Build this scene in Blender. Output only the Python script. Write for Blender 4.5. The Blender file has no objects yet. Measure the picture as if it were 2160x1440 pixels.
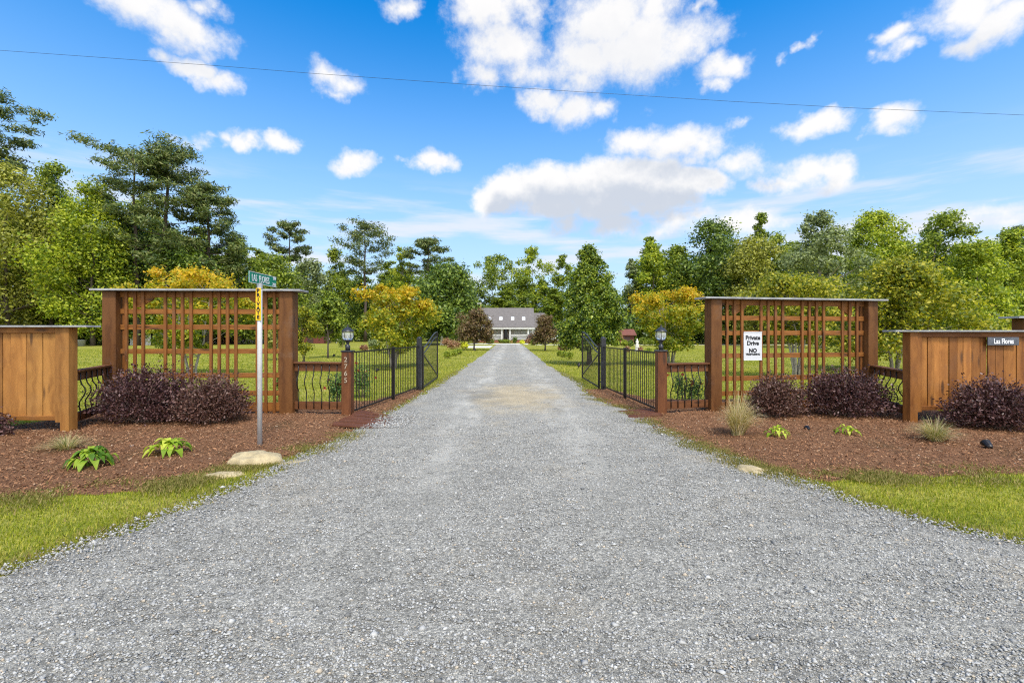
import bpy, bmesh, math, random
import numpy as np
from mathutils import Vector, Matrix
from mathutils.geometry import delaunay_2d_cdt

C = bpy.context.scene
COL = C.collection
R = math.radians
H0 = 1.6          # eye height of the photograph
F = 960.0         # focal length in photo pixels (2160 wide)
CX, HY = 1080.0, 703.0

# ---------------------------------------------------------------- camera
cam = bpy.data.objects.new('camera', bpy.data.cameras.new('camera'))
COL.objects.link(cam)
cam.location = (0, 0, H0)
cam.rotation_euler = (R(90), 0, 0)
cam.data.sensor_width = 36
cam.data.lens = 16
cam.data.shift_y = -17.0 / 2160.0
cam.data.clip_start = 0.05
cam.data.clip_end = 2000
C.camera = cam
C.cycles.max_bounces = 5; C.cycles.diffuse_bounces = 3; C.cycles.glossy_bounces = 2; C.cycles.transmission_bounces = 4; C.cycles.transparent_max_bounces = 4
C.cycles.use_denoising = False; C.cycles.filter_width = 1.15

# ---------------------------------------------------------------- light
SUN = Vector((0.20, -0.50, 0.84)).normalized()      # towards the sun
EXPOSURE = 1.15
CLOUD_WHITE = 0.465
sun = bpy.data.objects.new('sun', bpy.data.lights.new('sun', 'SUN'))
COL.objects.link(sun)
sun.data.energy = 1.75
sun.data.angle = R(10)
sun.data.color = (1.0, 0.95, 0.86)
sun.rotation_euler = SUN.to_track_quat('Z', 'Y').to_euler()
C.view_settings.view_transform = 'Standard'
C.view_settings.look = 'None'
C.view_settings.exposure = EXPOSURE
C.view_settings.gamma = 1

# ---------------------------------------------------------------- node helpers
class NT:
    def __init__(s, tree):
        s.t = tree; s.n = tree.nodes; s.l = tree.links
    def new(s, typ, **kw):
        n = s.n.new(typ)
        for k, v in kw.items(): setattr(n, k, v)
        return n
    def put(s, sock, v):
        if v is None: return
        if isinstance(v, bpy.types.NodeSocket): s.l.new(v, sock)
        else:
            if hasattr(sock, 'default_value'):
                if sock.type == 'RGBA' and len(v) == 3: v = (*v, 1)
                sock.default_value = v
    def math(s, op, a, b=None, c=None, clamp=False):
        n = s.new('ShaderNodeMath', operation=op, use_clamp=clamp)
        s.put(n.inputs[0], a); s.put(n.inputs[1], b); s.put(n.inputs[2], c)
        return n.outputs[0]
    def vmath(s, op, a, b=None):
        n = s.new('ShaderNodeVectorMath', operation=op)
        s.put(n.inputs[0], a); s.put(n.inputs[1], b)
        return n.outputs['Value'] if op in ('DOT_PRODUCT', 'LENGTH') else n.outputs[0]
    def scale(s, a, k):
        n = s.new('ShaderNodeVectorMath', operation='SCALE')
        s.put(n.inputs[0], a); s.put(n.inputs['Scale'], k)
        return n.outputs[0]
    def noise(s, vec, scale=1.0, detail=3.0, rough=0.5, out='Fac', dist=0.0):
        n = s.new('ShaderNodeTexNoise')
        s.put(n.inputs['Vector'], vec); s.put(n.inputs['Scale'], scale)
        s.put(n.inputs['Detail'], detail); s.put(n.inputs['Roughness'], rough)
        s.put(n.inputs['Distortion'], dist)
        return n.outputs[out]
    def voronoi(s, vec, scale, out='Color', feature='F1'):
        n = s.new('ShaderNodeTexVoronoi', feature=feature)
        s.put(n.inputs['Vector'], vec); s.put(n.inputs['Scale'], scale)
        return n.outputs[out]
    def ramp(s, fac, stops, interp='LINEAR'):
        n = s.new('ShaderNodeValToRGB')
        cr = n.color_ramp; cr.interpolation = interp
        while len(cr.elements) < len(stops): cr.elements.new(0.5)
        for e, (p, c) in zip(cr.elements, stops):
            e.position = p
            e.color = (c, c, c, 1) if not hasattr(c, '__len__') else (*c, 1)
        s.put(n.inputs[0], fac)
        return n.outputs[0]
    def mix(s, fac, a, b, blend='MIX'):
        n = s.new('ShaderNodeMix', data_type='RGBA', blend_type=blend)
        s.put(n.inputs[0], fac); s.put(n.inputs[6], a); s.put(n.inputs[7], b)
        return n.outputs[2]
    def smooth(s, x, a, b):
        n = s.new('ShaderNodeMapRange', interpolation_type='SMOOTHSTEP')
        s.put(n.inputs[0], x); s.put(n.inputs[1], a); s.put(n.inputs[2], b)
        return n.outputs[0]
    def mapping(s, vec, sc):
        return s.vmath('MULTIPLY', vec, sc)
    def bump(s, h, strength=0.4, dist=0.02):
        n = s.new('ShaderNodeBump')
        s.put(n.inputs['Height'], h); n.inputs['Strength'].default_value = strength
        n.inputs['Distance'].default_value = dist
        return n.outputs[0]

# ---------------------------------------------------------------- sky with clouds
def pdir(px, py):
    return Vector((px - CX, F, HY - py)).normalized()

CLOUDS = [  # photo x, y, radius x, radius y, tilt(deg), weight
 (300,8,100,52,0,1),(380,55,72,48,20,1),(355,20,60,55,0,.8),(440,8,52,18,0,.7),(345,95,32,22,20,.5),
 (398,148,38,26,25,.9),(445,182,40,24,15,.9),(352,152,18,14,0,.35),
 (690,160,40,34,0,.8),(715,180,38,30,40,.7),(700,205,30,18,0,.6),
 (850,22,24,32,-30,.8),
 (1040,20,60,62,0,1),(1075,100,58,70,0,1),(1020,160,52,26,-15,.8),(995,190,26,12,0,.5),(1120,150,70,34,0,.8),(1110,10,60,30,0,.8),
 (1290,40,100,70,0,1),(1350,95,110,62,0,1.1),(1240,120,90,58,0,1),(1450,90,72,52,25,.9),(1530,140,45,30,25,.9),(1510,178,34,14,20,.8),(1220,170,60,26,0,.8),(1390,20,60,40,0,.9),(1480,18,34,18,0,.7),(1180,60,30,40,0,.5),
 (1140,215,56,26,10,1),(1210,235,70,28,5,.9),(1275,235,36,22,0,.8),
 (470,293,72,14,0,.75),(560,304,58,15,0,.9),(510,298,50,14,0,.8),(430,288,24,10,0,.6),
 (745,338,42,22,0,1),(770,345,36,16,0,.8),
 (925,342,28,26,0,1),(895,352,34,12,-15,.7),(850,346,14,12,0,.5),
 (1350,300,52,34,0,.9),(1420,310,72,34,0,1),(1480,310,56,32,0,.9),(1560,340,60,26,10,.9),(1510,338,70,20,0,.8),(1590,300,30,14,0,.4),
 (1090,400,62,26,-5,1.5),(1200,395,110,36,0,1.6),(1320,390,110,38,0,1.6),(1420,390,80,26,0,1.5),(1220,430,160,26,0,1.5),(1490,385,40,20,0,.8),(1520,395,28,14,0,.7),
 (1300,465,110,22,0,.8),(1420,470,130,26,0,.9),(1520,455,60,16,0,.8),(1330,485,150,20,0,.7),
 (1570,255,30,16,0,.8),(1715,262,44,28,20,1),(1875,255,52,28,10,1),(1900,270,40,18,0,.8),(1845,235,26,12,0,.6),(1812,292,18,10,0,.5),
 (1720,365,80,26,0,1),(1690,385,80,20,0,.9),(1760,345,36,26,0,.8),(1660,350,30,18,0,.6),(1780,370,34,18,0,.6),
 (1880,70,46,20,20,.9),(1890,100,30,24,0,.9),(1850,112,36,12,-10,.6),
 (2040,20,110,40,10,1),(2110,50,80,44,0,1),(2030,95,52,30,0,.9),(2150,20,60,60,0,.9),
 (1700,95,40,8,-25,.5),(1740,80,30,8,-35,.4),(1665,115,14,8,0,.3),
 (1050,505,150,12,0,.75),(1180,520,130,12,0,.6),(1000,540,120,10,0,.5),(1280,520,100,12,0,.5),
 (2120,455,80,20,0,.8),(2080,480,90,16,0,.7),(110,300,60,10,15,.3),(190,325,40,12,20,.25),(1375,220,24,14,0,.4),(1470,176,14,7,0,.5),
]

def build_world():
    w = bpy.data.worlds.new('World'); C.world = w; w.use_nodes = True
    w.node_tree.nodes.clear()
    N = NT(w.node_tree)
    out = N.new('ShaderNodeOutputWorld'); bg = N.new('ShaderNodeBackground')
    N.l.new(bg.outputs[0], out.inputs[0])
    sky = N.new('ShaderNodeTexSky', sky_type='NISHITA')
    sky.sun_disc = False
    sky.sun_elevation = math.asin(SUN.z)
    sky.sun_rotation = math.atan2(SUN.x, SUN.y)
    sky.air_density = 1.0; sky.dust_density = 0.6; sky.ozone_density = 2.5
    hs = N.new('ShaderNodeHueSaturation')
    hs.inputs['Saturation'].default_value = 1.55; hs.inputs['Value'].default_value = 0.84
    N.l.new(sky.outputs[0], hs.inputs['Color'])
    tc = N.new('ShaderNodeTexCoord')
    d0 = tc.outputs['Generated']
    # field of soft blobs on the sphere of directions; the vertical is stretched so that flat clouds need few blobs
    S = 1.9
    d = N.mapping(d0, (1, 1, S))
    blobs = []; main = []
    for (px, py, rx, ry, tilt, wt) in CLOUDS:
        if ry < 14 and rx > 60: continue
        c = pdir(px, py); dist = math.sqrt((px - CX) ** 2 + F * F + (py - HY) ** 2)
        e = pdir(px + 1, py) - c; a = (e - c * e.dot(c)).normalized(); b = a.cross(c) * -1
        if b.z < 0: b = -b
        t = R(-tilt); ax = a * math.cos(t) + b * math.sin(t)
        rh = rx * 1.70 / dist * math.sqrt(F / dist); rv = ry * 1.75 / dist * S
        k = 1 if rh < 1.4 * rv else min(4, math.ceil(rh / rv))
        rad = math.sqrt(rh * rv) if k == 1 else rv * 1.05
        for i in range(k):
            q = c + ax * ((rh - rad) * (2 * i / (k - 1) - 1) if k > 1 else 0)
            blobs.append((Vector((q.x, q.y, q.z * S)), rad, wt))
        if rx >= 48: main.append((Vector((c.x, c.y, c.z * S)), math.sqrt(rh * rv) * 1.05, wt))
    def field(v, lst):
        acc = None
        for c, rad, wt in lst:
            n = N.new('ShaderNodeVectorMath', operation='DISTANCE'); N.put(n.inputs[0], v); n.inputs[1].default_value = c
            f = N.math('MULTIPLY_ADD', n.outputs['Value'], -wt / rad, wt, clamp=True)
            acc = f if acc is None else N.math('SMOOTH_MAX', acc, f, 0.12)
        return N.math('MULTIPLY', N.math('SUBTRACT', acc, 0.12, clamp=True), 1.25)
    w1 = N.noise(d0, 8.0, 2.0, 0.55, 'Color')
    w2 = N.noise(d0, 30.0, 3.0, 0.6, 'Color')
    off = N.vmath('ADD', N.scale(N.vmath('SUBTRACT', w1, (.5, .5, .5)), 0.10), N.scale(N.vmath('SUBTRACT', w2, (.5, .5, .5)), 0.055))
    p = N.vmath('ADD', d, off)
    sepz = N.new('ShaderNodeSeparateXYZ'); N.l.new(d0, sepz.inputs[0])
    elev = sepz.outputs[2]; fwd = sepz.outputs[1]
    f1 = field(p, blobs)
    # the half of the sky behind the photographer: broken cloud
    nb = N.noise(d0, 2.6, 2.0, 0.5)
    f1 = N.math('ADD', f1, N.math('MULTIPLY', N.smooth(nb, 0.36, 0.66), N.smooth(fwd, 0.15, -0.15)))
    det = N.noise(d0, 22.0, 9.0, 0.68)
    dens = N.math('MULTIPLY_ADD', N.math('SUBTRACT', det, 0.5), 1.25, N.math('MULTIPLY', f1, 1.12))
    alpha = N.smooth(dens, 0.06, 0.92)
    alpha = N.math('MULTIPLY', alpha, N.smooth(f1, 0.015, 0.20))
    # thin streaks low over the wood
    st = N.noise(N.mapping(d0, (3.2, 3.2, 26)), 1.0, 5.0, 0.55)
    streak = N.math('MULTIPLY', N.smooth(st, 0.44, 0.66), N.math('MULTIPLY', N.smooth(elev, 0.33, 0.22), N.smooth(elev, 0.06, 0.14)))
    # shading: how much cloud lies between this point and the light
    f2 = field(N.vmath('ADD', p, (0.004, 0, 0.085)), main)
    billow = N.noise(d0, 17.0, 5.0, 0.6)
    under = N.smooth(N.math('MULTIPLY_ADD', N.math('SUBTRACT', billow, 0.5), 1.3, N.math('SUBTRACT', f2, 0.0)), 0.05, 1.05)
    low = N.smooth(elev, 0.48, 0.30)          # low clouds are seen from the side: grey bases
    under = N.math('MULTIPLY', under, N.math('MULTIPLY_ADD', low, 0.72, 0.26))
    K = 0.15; B = CLOUD_WHITE / K
    ccol = N.mix(under, (1.0 * B, .985 * B, .97 * B), (.62 * B, .67 * B, .76 * B))
    ccol = N.scale(ccol, N.math('MULTIPLY_ADD', N.smooth(fwd, 0.05, -0.35), 1.3, 1.0))     # added fill: unseen clouds behind the camera brightened to light front faces
    veil = N.math('MULTIPLY', N.smooth(elev, 0.62, 0.02), 0.86)
    skyc = N.mix(veil, hs.outputs[0], (.60 * B, .77 * B, .97 * B))
    skyc = N.mix(N.math('MULTIPLY', streak, .8), skyc, (.86 * B, .88 * B, .94 * B))
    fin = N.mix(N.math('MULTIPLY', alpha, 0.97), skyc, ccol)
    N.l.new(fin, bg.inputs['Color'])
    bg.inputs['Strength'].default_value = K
    print('cloud blobs', len(blobs), len(main))
    w.cycles.sampling_method = 'MANUAL'; w.cycles.sample_map_resolution = 512
build_world()

# ---------------------------------------------------------------- materials
def new_mat(name):
    m = bpy.data.materials.new(name); m.use_nodes = True
    m.node_tree.nodes.clear()
    N = NT(m.node_tree)
    o = N.new('ShaderNodeOutputMaterial'); b = N.new('ShaderNodeBsdfPrincipled')
    N.l.new(b.outputs[0], o.inputs[0])
    return m, N, b, o

def plain(name, col, rough=0.6, metal=0.0, var=0.25, scale=6.0, bump=0.15, spec=0.4):
    m, N, b, o = new_mat(name)
    P = N.new('ShaderNodeTexCoord').outputs['Object']
    n = N.noise(P, scale, 5, 0.6)
    lo = tuple(c * (1 - var) for c in col); hi = tuple(min(1, c * (1 + var)) for c in col)
    N.put(b.inputs['Base Color'], N.ramp(n, [(.3, lo), (.7, hi)]))
    b.inputs['Roughness'].default_value = rough; b.inputs['Metallic'].default_value = metal
    b.inputs['Specular IOR Level'].default_value = spec
    if bump: N.put(b.inputs['Normal'], N.bump(N.noise(P, scale * 8, 4), bump, 0.01))
    return m

def wood(name, cols, axis='z', scale=1.0, rough=0.65, weather=0.42, grey=(.16, .10, .065)):
    """stained timber: long grain along AXIS, per-plank tone, knots and weathering"""
    m, N, b, o = new_mat(name)
    P = N.new('ShaderNodeTexCoord').outputs['Object']
    g = N.new('ShaderNodeNewGeometry')
    rnd = g.outputs['Random Per Island']
    k = {'x': (.7, 14, 14), 'y': (14, .7, 14), 'z': (14, 14, .7)}[axis]
    off = N.new('ShaderNodeCombineXYZ')
    for i in range(3): N.put(off.inputs[i], N.math('MULTIPLY', rnd, 37.0 + 11 * i))
    v = N.vmath('ADD', N.mapping(P, tuple(c * scale for c in k)), off.outputs[0])
    warp = N.noise(N.mapping(P, (2.2, 2.2, 2.2)), 1.0, 2, .5, 'Color')
    v2 = N.vmath('ADD', v, N.scale(warp, 1.6))
    grain = N.noise(v2, 1.0, 5, 0.6)
    fine = N.noise(N.mapping(v2, (4, 4, 4)), 1.0, 3, 0.6)
    cols = [(r_ * 1.02, g_ * .96, b_ * .62) for r_, g_, b_ in cols]
    base = N.ramp(rnd, [(0, tuple(v * .72 for v in cols[0])), (.5, cols[1]), (1, tuple(v * 1.22 for v in cols[2]))])
    c = N.mix(N.smooth(grain, 0.32, 0.72), base, N.mix(1.0, base, (.52, .45, .40), 'MULTIPLY'))
    c = N.mix(N.math('MULTIPLY', N.smooth(fine, 0.5, 0.8), 0.35), c, N.mix(1.0, base, (1.45, 1.4, 1.3), 'MULTIPLY'))
    kk = {'x': (1.1, 5, 5), 'y': (5, 1.1, 5), 'z': (5, 5, 1.1)}[axis]
    kn = N.voronoi(N.vmath('ADD', N.mapping(P, kk), off.outputs[0]), 1.0, 'Distance')
    c = N.mix(N.math('MULTIPLY', N.smooth(kn, 0.20, 0.08), 0.8), c, (.045, .02, .01))
    blot = N.noise(P, 3.1, 4, 0.6)
    c = N.mix(N.math('MULTIPLY', N.smooth(blot, 0.52, 0.75), weather), c, grey)
    N.put(b.inputs['Base Color'], c)
    b.inputs['Roughness'].default_value = rough
    b.inputs['Specular IOR Level'].default_value = 0.3
    N.put(b.inputs['Normal'], N.bump(grain, 0.35, 0.006))
    return m

LEAF_GAIN = 1.92
def leafmat(name, cols, trans=0.3, rough=0.5, var_scale=0.6, spec=0.35, zgrad=None):
    m, N, b, o = new_mat(name)
    g = N.new('ShaderNodeNewGeometry'); rnd = g.outputs['Random Per Island']
    P = N.new('ShaderNodeTexCoord').outputs['Object']
    big = N.noise(P, var_scale, 3, 0.6)
    f = N.math('ADD', N.math('MULTIPLY', rnd, 0.55), N.math('MULTIPLY', big, 0.45))
    f = N.smooth(f, 0.2, 0.8)
    if zgrad:
        sp = N.new('ShaderNodeSeparateXYZ'); N.l.new(P, sp.inputs[0])
        f = N.math('MULTIPLY_ADD', N.smooth(N.math('MULTIPLY_ADD', N.math('SUBTRACT', big, .5), 2.2, sp.outputs[2]), *zgrad), .50, N.math('MULTIPLY', f, .55))
    n = len(cols); cols = [tuple(min(.7, v * (LEAF_GAIN if name.startswith('leaf_') or name.startswith('pine') else 1)) for v in q) for q in cols]
    c = N.ramp(f, [(i / (n - 1), x) for i, x in enumerate(cols)])
    N.put(b.inputs['Base Color'], c)
    b.inputs['Roughness'].default_value = rough
    b.inputs['Specular IOR Level'].default_value = spec
    t = N.new('ShaderNodeBsdfTranslucent')
    N.put(t.inputs['Color'], N.mix(1.0, c, (1.7, 1.75, .8), 'MULTIPLY'))
    mx = N.new('ShaderNodeMixShader'); mx.inputs[0].default_value = trans
    N.l.new(b.outputs[0], mx.inputs[1]); N.l.new(t.outputs[0], mx.inputs[2])
    N.l.new(mx.outputs[0], o.inputs[0])
    return m

def bark(name, a, bcol, scale=3.0):
    m, N, b, o = new_mat(name)
    P = N.new('ShaderNodeTexCoord').outputs['Object']
    n = N.noise(N.mapping(P, (6, 6, 1.2)), scale, 5, 0.65)
    N.put(b.inputs['Base Color'], N.ramp(n, [(.3, a), (.7, bcol)]))
    b.inputs['Roughness'].default_value = 0.9
    N.put(b.inputs['Normal'], N.bump(n, 0.6, 0.03))
    return m

def gravel_mat():
    m, N, b, o = new_mat('gravel')
    P = N.new('ShaderNodeTexCoord').outputs['Object']
    c1 = N.voronoi(P, 95.0); c2 = N.voronoi(P, 45.0); c3 = N.voronoi(P, 170.0)
    s = N.new('ShaderNodeSeparateColor'); N.l.new(c1, s.inputs[0])
    s2 = N.new('ShaderNodeSeparateColor'); N.l.new(c2, s2.inputs[0])
    s3 = N.new('ShaderNodeSeparateColor'); N.l.new(c3, s3.inputs[0])
    t = N.math('MULTIPLY_ADD', s2.outputs[0], 0.28, N.math('MULTIPLY_ADD', s3.outputs[0], 0.25, N.math('MULTIPLY', s.outputs[0], 0.47)))
    col = N.ramp(t, [(.20, (.10, .10, .098)), (.42, (.20, .202, .20)), (.60, (.275, .275, .27)), (.85, (.46, .455, .44))])
    gap = N.voronoi(P, 95.0, 'Distance', 'DISTANCE_TO_EDGE')
    col = N.mix(N.math('MULTIPLY', N.smooth(gap, 0.10, 0.0), 0.7), col, (.10, .10, .10))
    warm = N.noise(P, 0.55, 5, 0.65)
    col = N.mix(N.math('MULTIPLY', N.smooth(warm, 0.52, 0.72), 0.42), col, (.29, .245, .18))
    # wheel lanes: finer, paler stone dust
    sep = N.new('ShaderNodeSeparateXYZ'); N.l.new(P, sep.inputs[0])
    x = N.math('ADD', sep.outputs[0], N.math('MULTIPLY', N.math('SUBTRACT', N.noise(P, 0.35, 3), 0.5), 0.9))
    lane = N.math('ABSOLUTE', N.math('SUBTRACT', N.math('ABSOLUTE', x), 0.95))
    lane = N.math('MULTIPLY', N.smooth(lane, 0.5, 0.1), N.smooth(sep.outputs[1], 3.0, 7.0))
    dust = N.noise(N.mapping(P, (1.4, .5, 1)), 1.3, 5, 0.6)
    col = N.mix(N.math('MULTIPLY', N.math('MULTIPLY', lane, N.smooth(dust, .35, .65)), 0.75), col, (.335, .335, .33))
    # bare clay showing between the wheel lanes near the gate
    cv = N.vmath('MULTIPLY', N.vmath('SUBTRACT', P, (0.15, 11.6, 0)), (0.75, 0.30, 0))
    bare = N.math('ADD', N.vmath('LENGTH', cv), N.math('MULTIPLY', N.math('SUBTRACT', N.noise(P, 1.1, 5, .65), .5), 2.2))
    col = N.mix(N.math('MULTIPLY', N.smooth(bare, 1.1, 0.2), 0.7), col, (.33, .275, .185))
    dk = N.vmath('MULTIPLY', N.vmath('SUBTRACT', P, (-0.85, 11.8, 0)), (1.6, 0.55, 0))
    damp = N.math('ADD', N.vmath('LENGTH', dk), N.math('MULTIPLY', N.math('SUBTRACT', N.noise(P, 2.1, 4, .65), .5), 1.8))
    col = N.mix(N.math('MULTIPLY', N.smooth(damp, 0.9, 0.3), 0.5), col, (.12, .115, .105))
    blotch = N.noise(P, 1.7, 5, .65)
    col = N.mix(0.5, col, N.mix(1.0, col, N.ramp(blotch, [(.3, .68), (.7, 1.30)]), 'MULTIPLY'))
    fines_shade = N.math('MULTIPLY', N.smooth(sep.outputs[1], 9.0, 4.0), .12)  # shade between the near stones painted into the base, with darker stone fines
    col = N.mix(fines_shade, col, (.085, .082, .075))
    col = N.vmath('MULTIPLY', col, (1.41, 1.34, 1.16))
    N.put(b.inputs['Base Color'], col)
    b.inputs['Roughness'].default_value = 0.92; b.inputs['Specular IOR Level'].default_value = 0.2
    h = N.math('ADD', N.math('MULTIPLY', gap, 1.2), N.math('MULTIPLY', t, 0.5))
    N.put(b.inputs['Normal'], N.bump(h, .7, 0.012))
    return m

def lawn_mat():
    m, N, b, o = new_mat('lawn')
    P = N.new('ShaderNodeTexCoord').outputs['Object']
    n1 = N.noise(P, 0.22, 5, 0.6); n2 = N.noise(N.mapping(P, (.35, 1.6, 1)), 1.2, 4, 0.6)
    n3 = N.noise(N.mapping(P, (26, 26, 1)), 1.0, 4, 0.7); n4 = N.noise(N.mapping(P, (5, 9, 1)), 1.0, 4, .7)
    c = N.ramp(n2, [(.3, (.165, .195, .018)), (.5, (.27, .275, .038)), (.72, (.40, .37, .09))])
    c = N.mix(N.math('MULTIPLY', N.smooth(n1, .5, .7), .5), c, (.37, .33, .10))
    c = N.mix(0.75, c, N.mix(1.0, c, N.ramp(n3, [(.28, .35), (.72, 1.5)]), 'MULTIPLY'))
    c = N.mix(0.6, c, N.mix(1.0, c, N.ramp(n4, [(.28, .55), (.72, 1.35)]), 'MULTIPLY'))
    N.put(b.inputs['Base Color'], c)
    b.inputs['Roughness'].default_value = 0.95; b.inputs['Specular IOR Level'].default_value = 0.1
    N.put(b.inputs['Normal'], N.bump(n3, 0.8, 0.05))
    return m

def mulch_mat():
    m, N, b, o = new_mat('mulch')
    P = N.new('ShaderNodeTexCoord').outputs['Object']
    n0 = N.noise(P, 1.1, 5, 0.65)
    v = N.vmath('ADD', N.mapping(P, (34, 60, 34)), N.scale(N.noise(P, 9.0, 3, .6, 'Color'), 14.0))
    n1 = N.noise(v, 1.0, 4, 0.7)
    c = N.ramp(n1, [(.25, (.085, .040, .020)), (.48, (.25, .118, .056)), (.62, (.37, .198, .102)), (.82, (.50, .32, .19))])
    c = N.mix(N.math('MULTIPLY', N.smooth(n0, .5, .75), .55), c, (.12, .085, .035))
    N.put(b.inputs['Base Color'], c)
    b.inputs['Roughness'].default_value = 0.95; b.inputs['Specular IOR Level'].default_value = 0.15
    N.put(b.inputs['Normal'], N.bump(n1, 1.0, 0.04))
    return m

def island_mat(name, stops, rough=0.9, bump=0.3, scale=40):
    m, N, b, o = new_mat(name)
    rnd = N.new('ShaderNodeNewGeometry').outputs['Random Per Island']
    P = N.new('ShaderNodeTexCoord').outputs['Object']
    c = N.ramp(rnd, stops)
    n = N.noise(P, scale, 3, .6)
    c = N.mix(1.0, c, N.ramp(n, [(.3, .8), (.7, 1.15)]), 'MULTIPLY')
    N.put(b.inputs['Base Color'], c)
    b.inputs['Roughness'].default_value = rough; b.inputs['Specular IOR Level'].default_value = 0.25
    return m

M = {}
M['post_wood'] = wood('post_wood', [(.15, .062, .024), (.175, .076, .030), (.20, .09, .038)], 'z', 0.6)
M['slat_wood'] = wood('slat_wood', [(.22, .085, .028), (.28, .115, .038), (.35, .155, .055)], 'z', 1.3)
M['rail_wood'] = wood('rail_wood', [(.30, .12, .038), (.34, .145, .045), (.38, .17, .055)], 'x', 1.0)
M['railing_wood'] = wood('railing_wood', [(.155, .064, .034), (.18, .076, .041), (.20, .085, .047)], 'x', 1.0, weather=.1)
M['gatepost_wood'] = wood('gatepost_wood', [(.18, .068, .034), (.19, .074, .038), (.20, .08, .042)], 'z', .7, weather=.12)
M['honey_board'] = wood('honey_board', [(.295, .128, .045), (.40, .205, .077), (.335, .158, .057)], 'z', .55, weather=.12)
M['honey_rail'] = wood('honey_rail', [(.30, .13, .045), (.33, .15, .05), (.36, .17, .06)], 'x', .7, weather=.12)
M['brown_board'] = wood('brown_board', [(.26, .10, .035), (.33, .145, .05), (.37, .165, .06)], 'z', .6, weather=.15)
M['brown_rail'] = wood('brown_rail', [(.22, .085, .03), (.25, .10, .036), (.28, .115, .04)], 'x', .7, weather=.15)
M['plank_wood'] = wood('plank_wood', [(.13, .047, .03), (.155, .058, .038), (.18, .07, .048)], 'x', .9, weather=.2)
M['cap'] = plain('cap_slate', (.30, .305, .31), .75, 0, .3, 5, .3)
M['black_metal'] = plain('black_metal', (.016, .013, .012), .4, .3, .3, 9, .05, .5)
M['grey_metal'] = plain('grey_metal', (.045, .046, .05), .4, .5, .3, 9, .05, .5)
M['gate_metal'] = plain('gate_metal', (.06, .058, .055), .42, .6, .3, 9, .05, .5)
M['pole_metal'] = plain('pole_metal', (.50, .49, .47), .55, 0, .10, 7, .05, .5)
M['sign_green'] = plain('sign_green', (.0, .19, .115), .4, 0, .08, 4, 0)
M['sign_white'] = plain('sign_white', (.60, .61, .63), .5, 0, .04, 4, 0)
M['sign_yellow'] = plain('sign_yellow', (.85, .50, .012), .5, 0, .06, 4, 0)
M['ink'] = plain('ink', (.012, .012, .014), .6, 0, .05, 4, 0)
M['slate'] = plain('slate', (.085, .095, .115), .6, 0, .35, 10, .3)
M['chalk'] = plain('chalk', (.85, .86, .88), .6, 0, .04, 4, 0)
M['number'] = plain('number_metal', (.42, .34, .24), .45, .2, .1, 4, 0)
M['rock'] = plain('rock', (.40, .325, .19), .9, 0, .35, 7, .8, .2)
M['white_stone'] = plain('white_stone', (.72, .70, .64), .85, 0, .15, 6, .3)
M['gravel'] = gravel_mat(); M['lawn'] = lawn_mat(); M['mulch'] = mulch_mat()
M['stone'] = island_mat('stone', [(0, (.15, .148, .138)), (.25, (.28, .277, .26)), (.6, (.39, .385, .362)), (.93, (.50, .49, .45)), (.95, (.44, .385, .30)), (1, (.46, .38, .28))])
M['chip'] = island_mat('chip', [(0, (.10, .045, .022)), (.4, (.25, .115, .053)), (.85, (.34, .178, .088)), (.98, (.40, .25, .14)), (1, (.50, .40, .28))])
M['concrete'] = plain('concrete', (.62, .60, .53), .9, 0, .12, 2, .2)
M['grass'] = leafmat('grass_blade', [(.125, .175, .008), (.22, .265, .012), (.34, .345, .022), (.47, .41, .08)], .3, .6, 1.2, spec=.2)
M['dry_grass'] = leafmat('dry_blade', [(.13, .14, .025), (.24, .20, .06), (.33, .25, .10), (.16, .18, .025)], .25, .7, 1.5, spec=.2)
M['orn_grass'] = leafmat('ornamental_blade', [(.16, .18, .05), (.32, .30, .11), (.50, .41, .22), (.60, .49, .31)], .2, .6, 2.5, spec=.2)
M['straw_grass'] = leafmat('straw_blade', [(.24, .23, .07), (.46, .38, .17), (.64, .50, .28), (.72, .58, .38)], .2, .6, 2.5, spec=.2)
M['hosta'] = leafmat('hosta_leaf', [(.16, .27, .012), (.30, .40, .02), (.48, .52, .06)], .3, .6, 9.0)
M['hosta_dark'] = leafmat('hosta_leaf_green', [(.05, .13, .010), (.14, .25, .013), (.32, .40, .03)], .3, .6, 7.0)
M['lorop'] = leafmat('purple_leaf', [(.028, .010, .012), (.055, .022, .023), (.10, .044, .040), (.19, .105, .095)], .12, .4, 3.0)
M['lorop2'] = leafmat('brown_purple_leaf', [(.045, .018, .015), (.09, .040, .031), (.15, .072, .054), (.23, .14, .108)], .15, .45, 3.0)
M['twig'] = bark('twig', (.10, .065, .045), (.22, .16, .12))
M['bark'] = bark('bark', (.045, .034, .026), (.13, .10, .08))
M['pale_bark'] = bark('pale_bark', (.22, .19, .15), (.42, .38, .32))
M['pine_bark'] = bark('pine_bark', (.035, .024, .018), (.11, .08, .06))
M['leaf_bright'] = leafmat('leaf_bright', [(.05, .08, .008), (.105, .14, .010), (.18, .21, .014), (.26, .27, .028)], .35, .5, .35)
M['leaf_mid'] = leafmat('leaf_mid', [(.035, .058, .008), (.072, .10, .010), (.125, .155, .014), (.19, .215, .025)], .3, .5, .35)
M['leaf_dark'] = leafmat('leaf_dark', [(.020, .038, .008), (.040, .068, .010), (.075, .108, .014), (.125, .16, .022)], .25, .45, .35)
M['leaf_olive'] = leafmat('leaf_olive', [(.065, .075, .014), (.12, .125, .018), (.18, .18, .03), (.25, .24, .05)], .3, .5, .35)
M['leaf_grey'] = leafmat('leaf_grey', [(.05, .068, .026), (.085, .105, .04), (.13, .155, .06), (.19, .21, .09)], .25, .5, .35)
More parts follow.
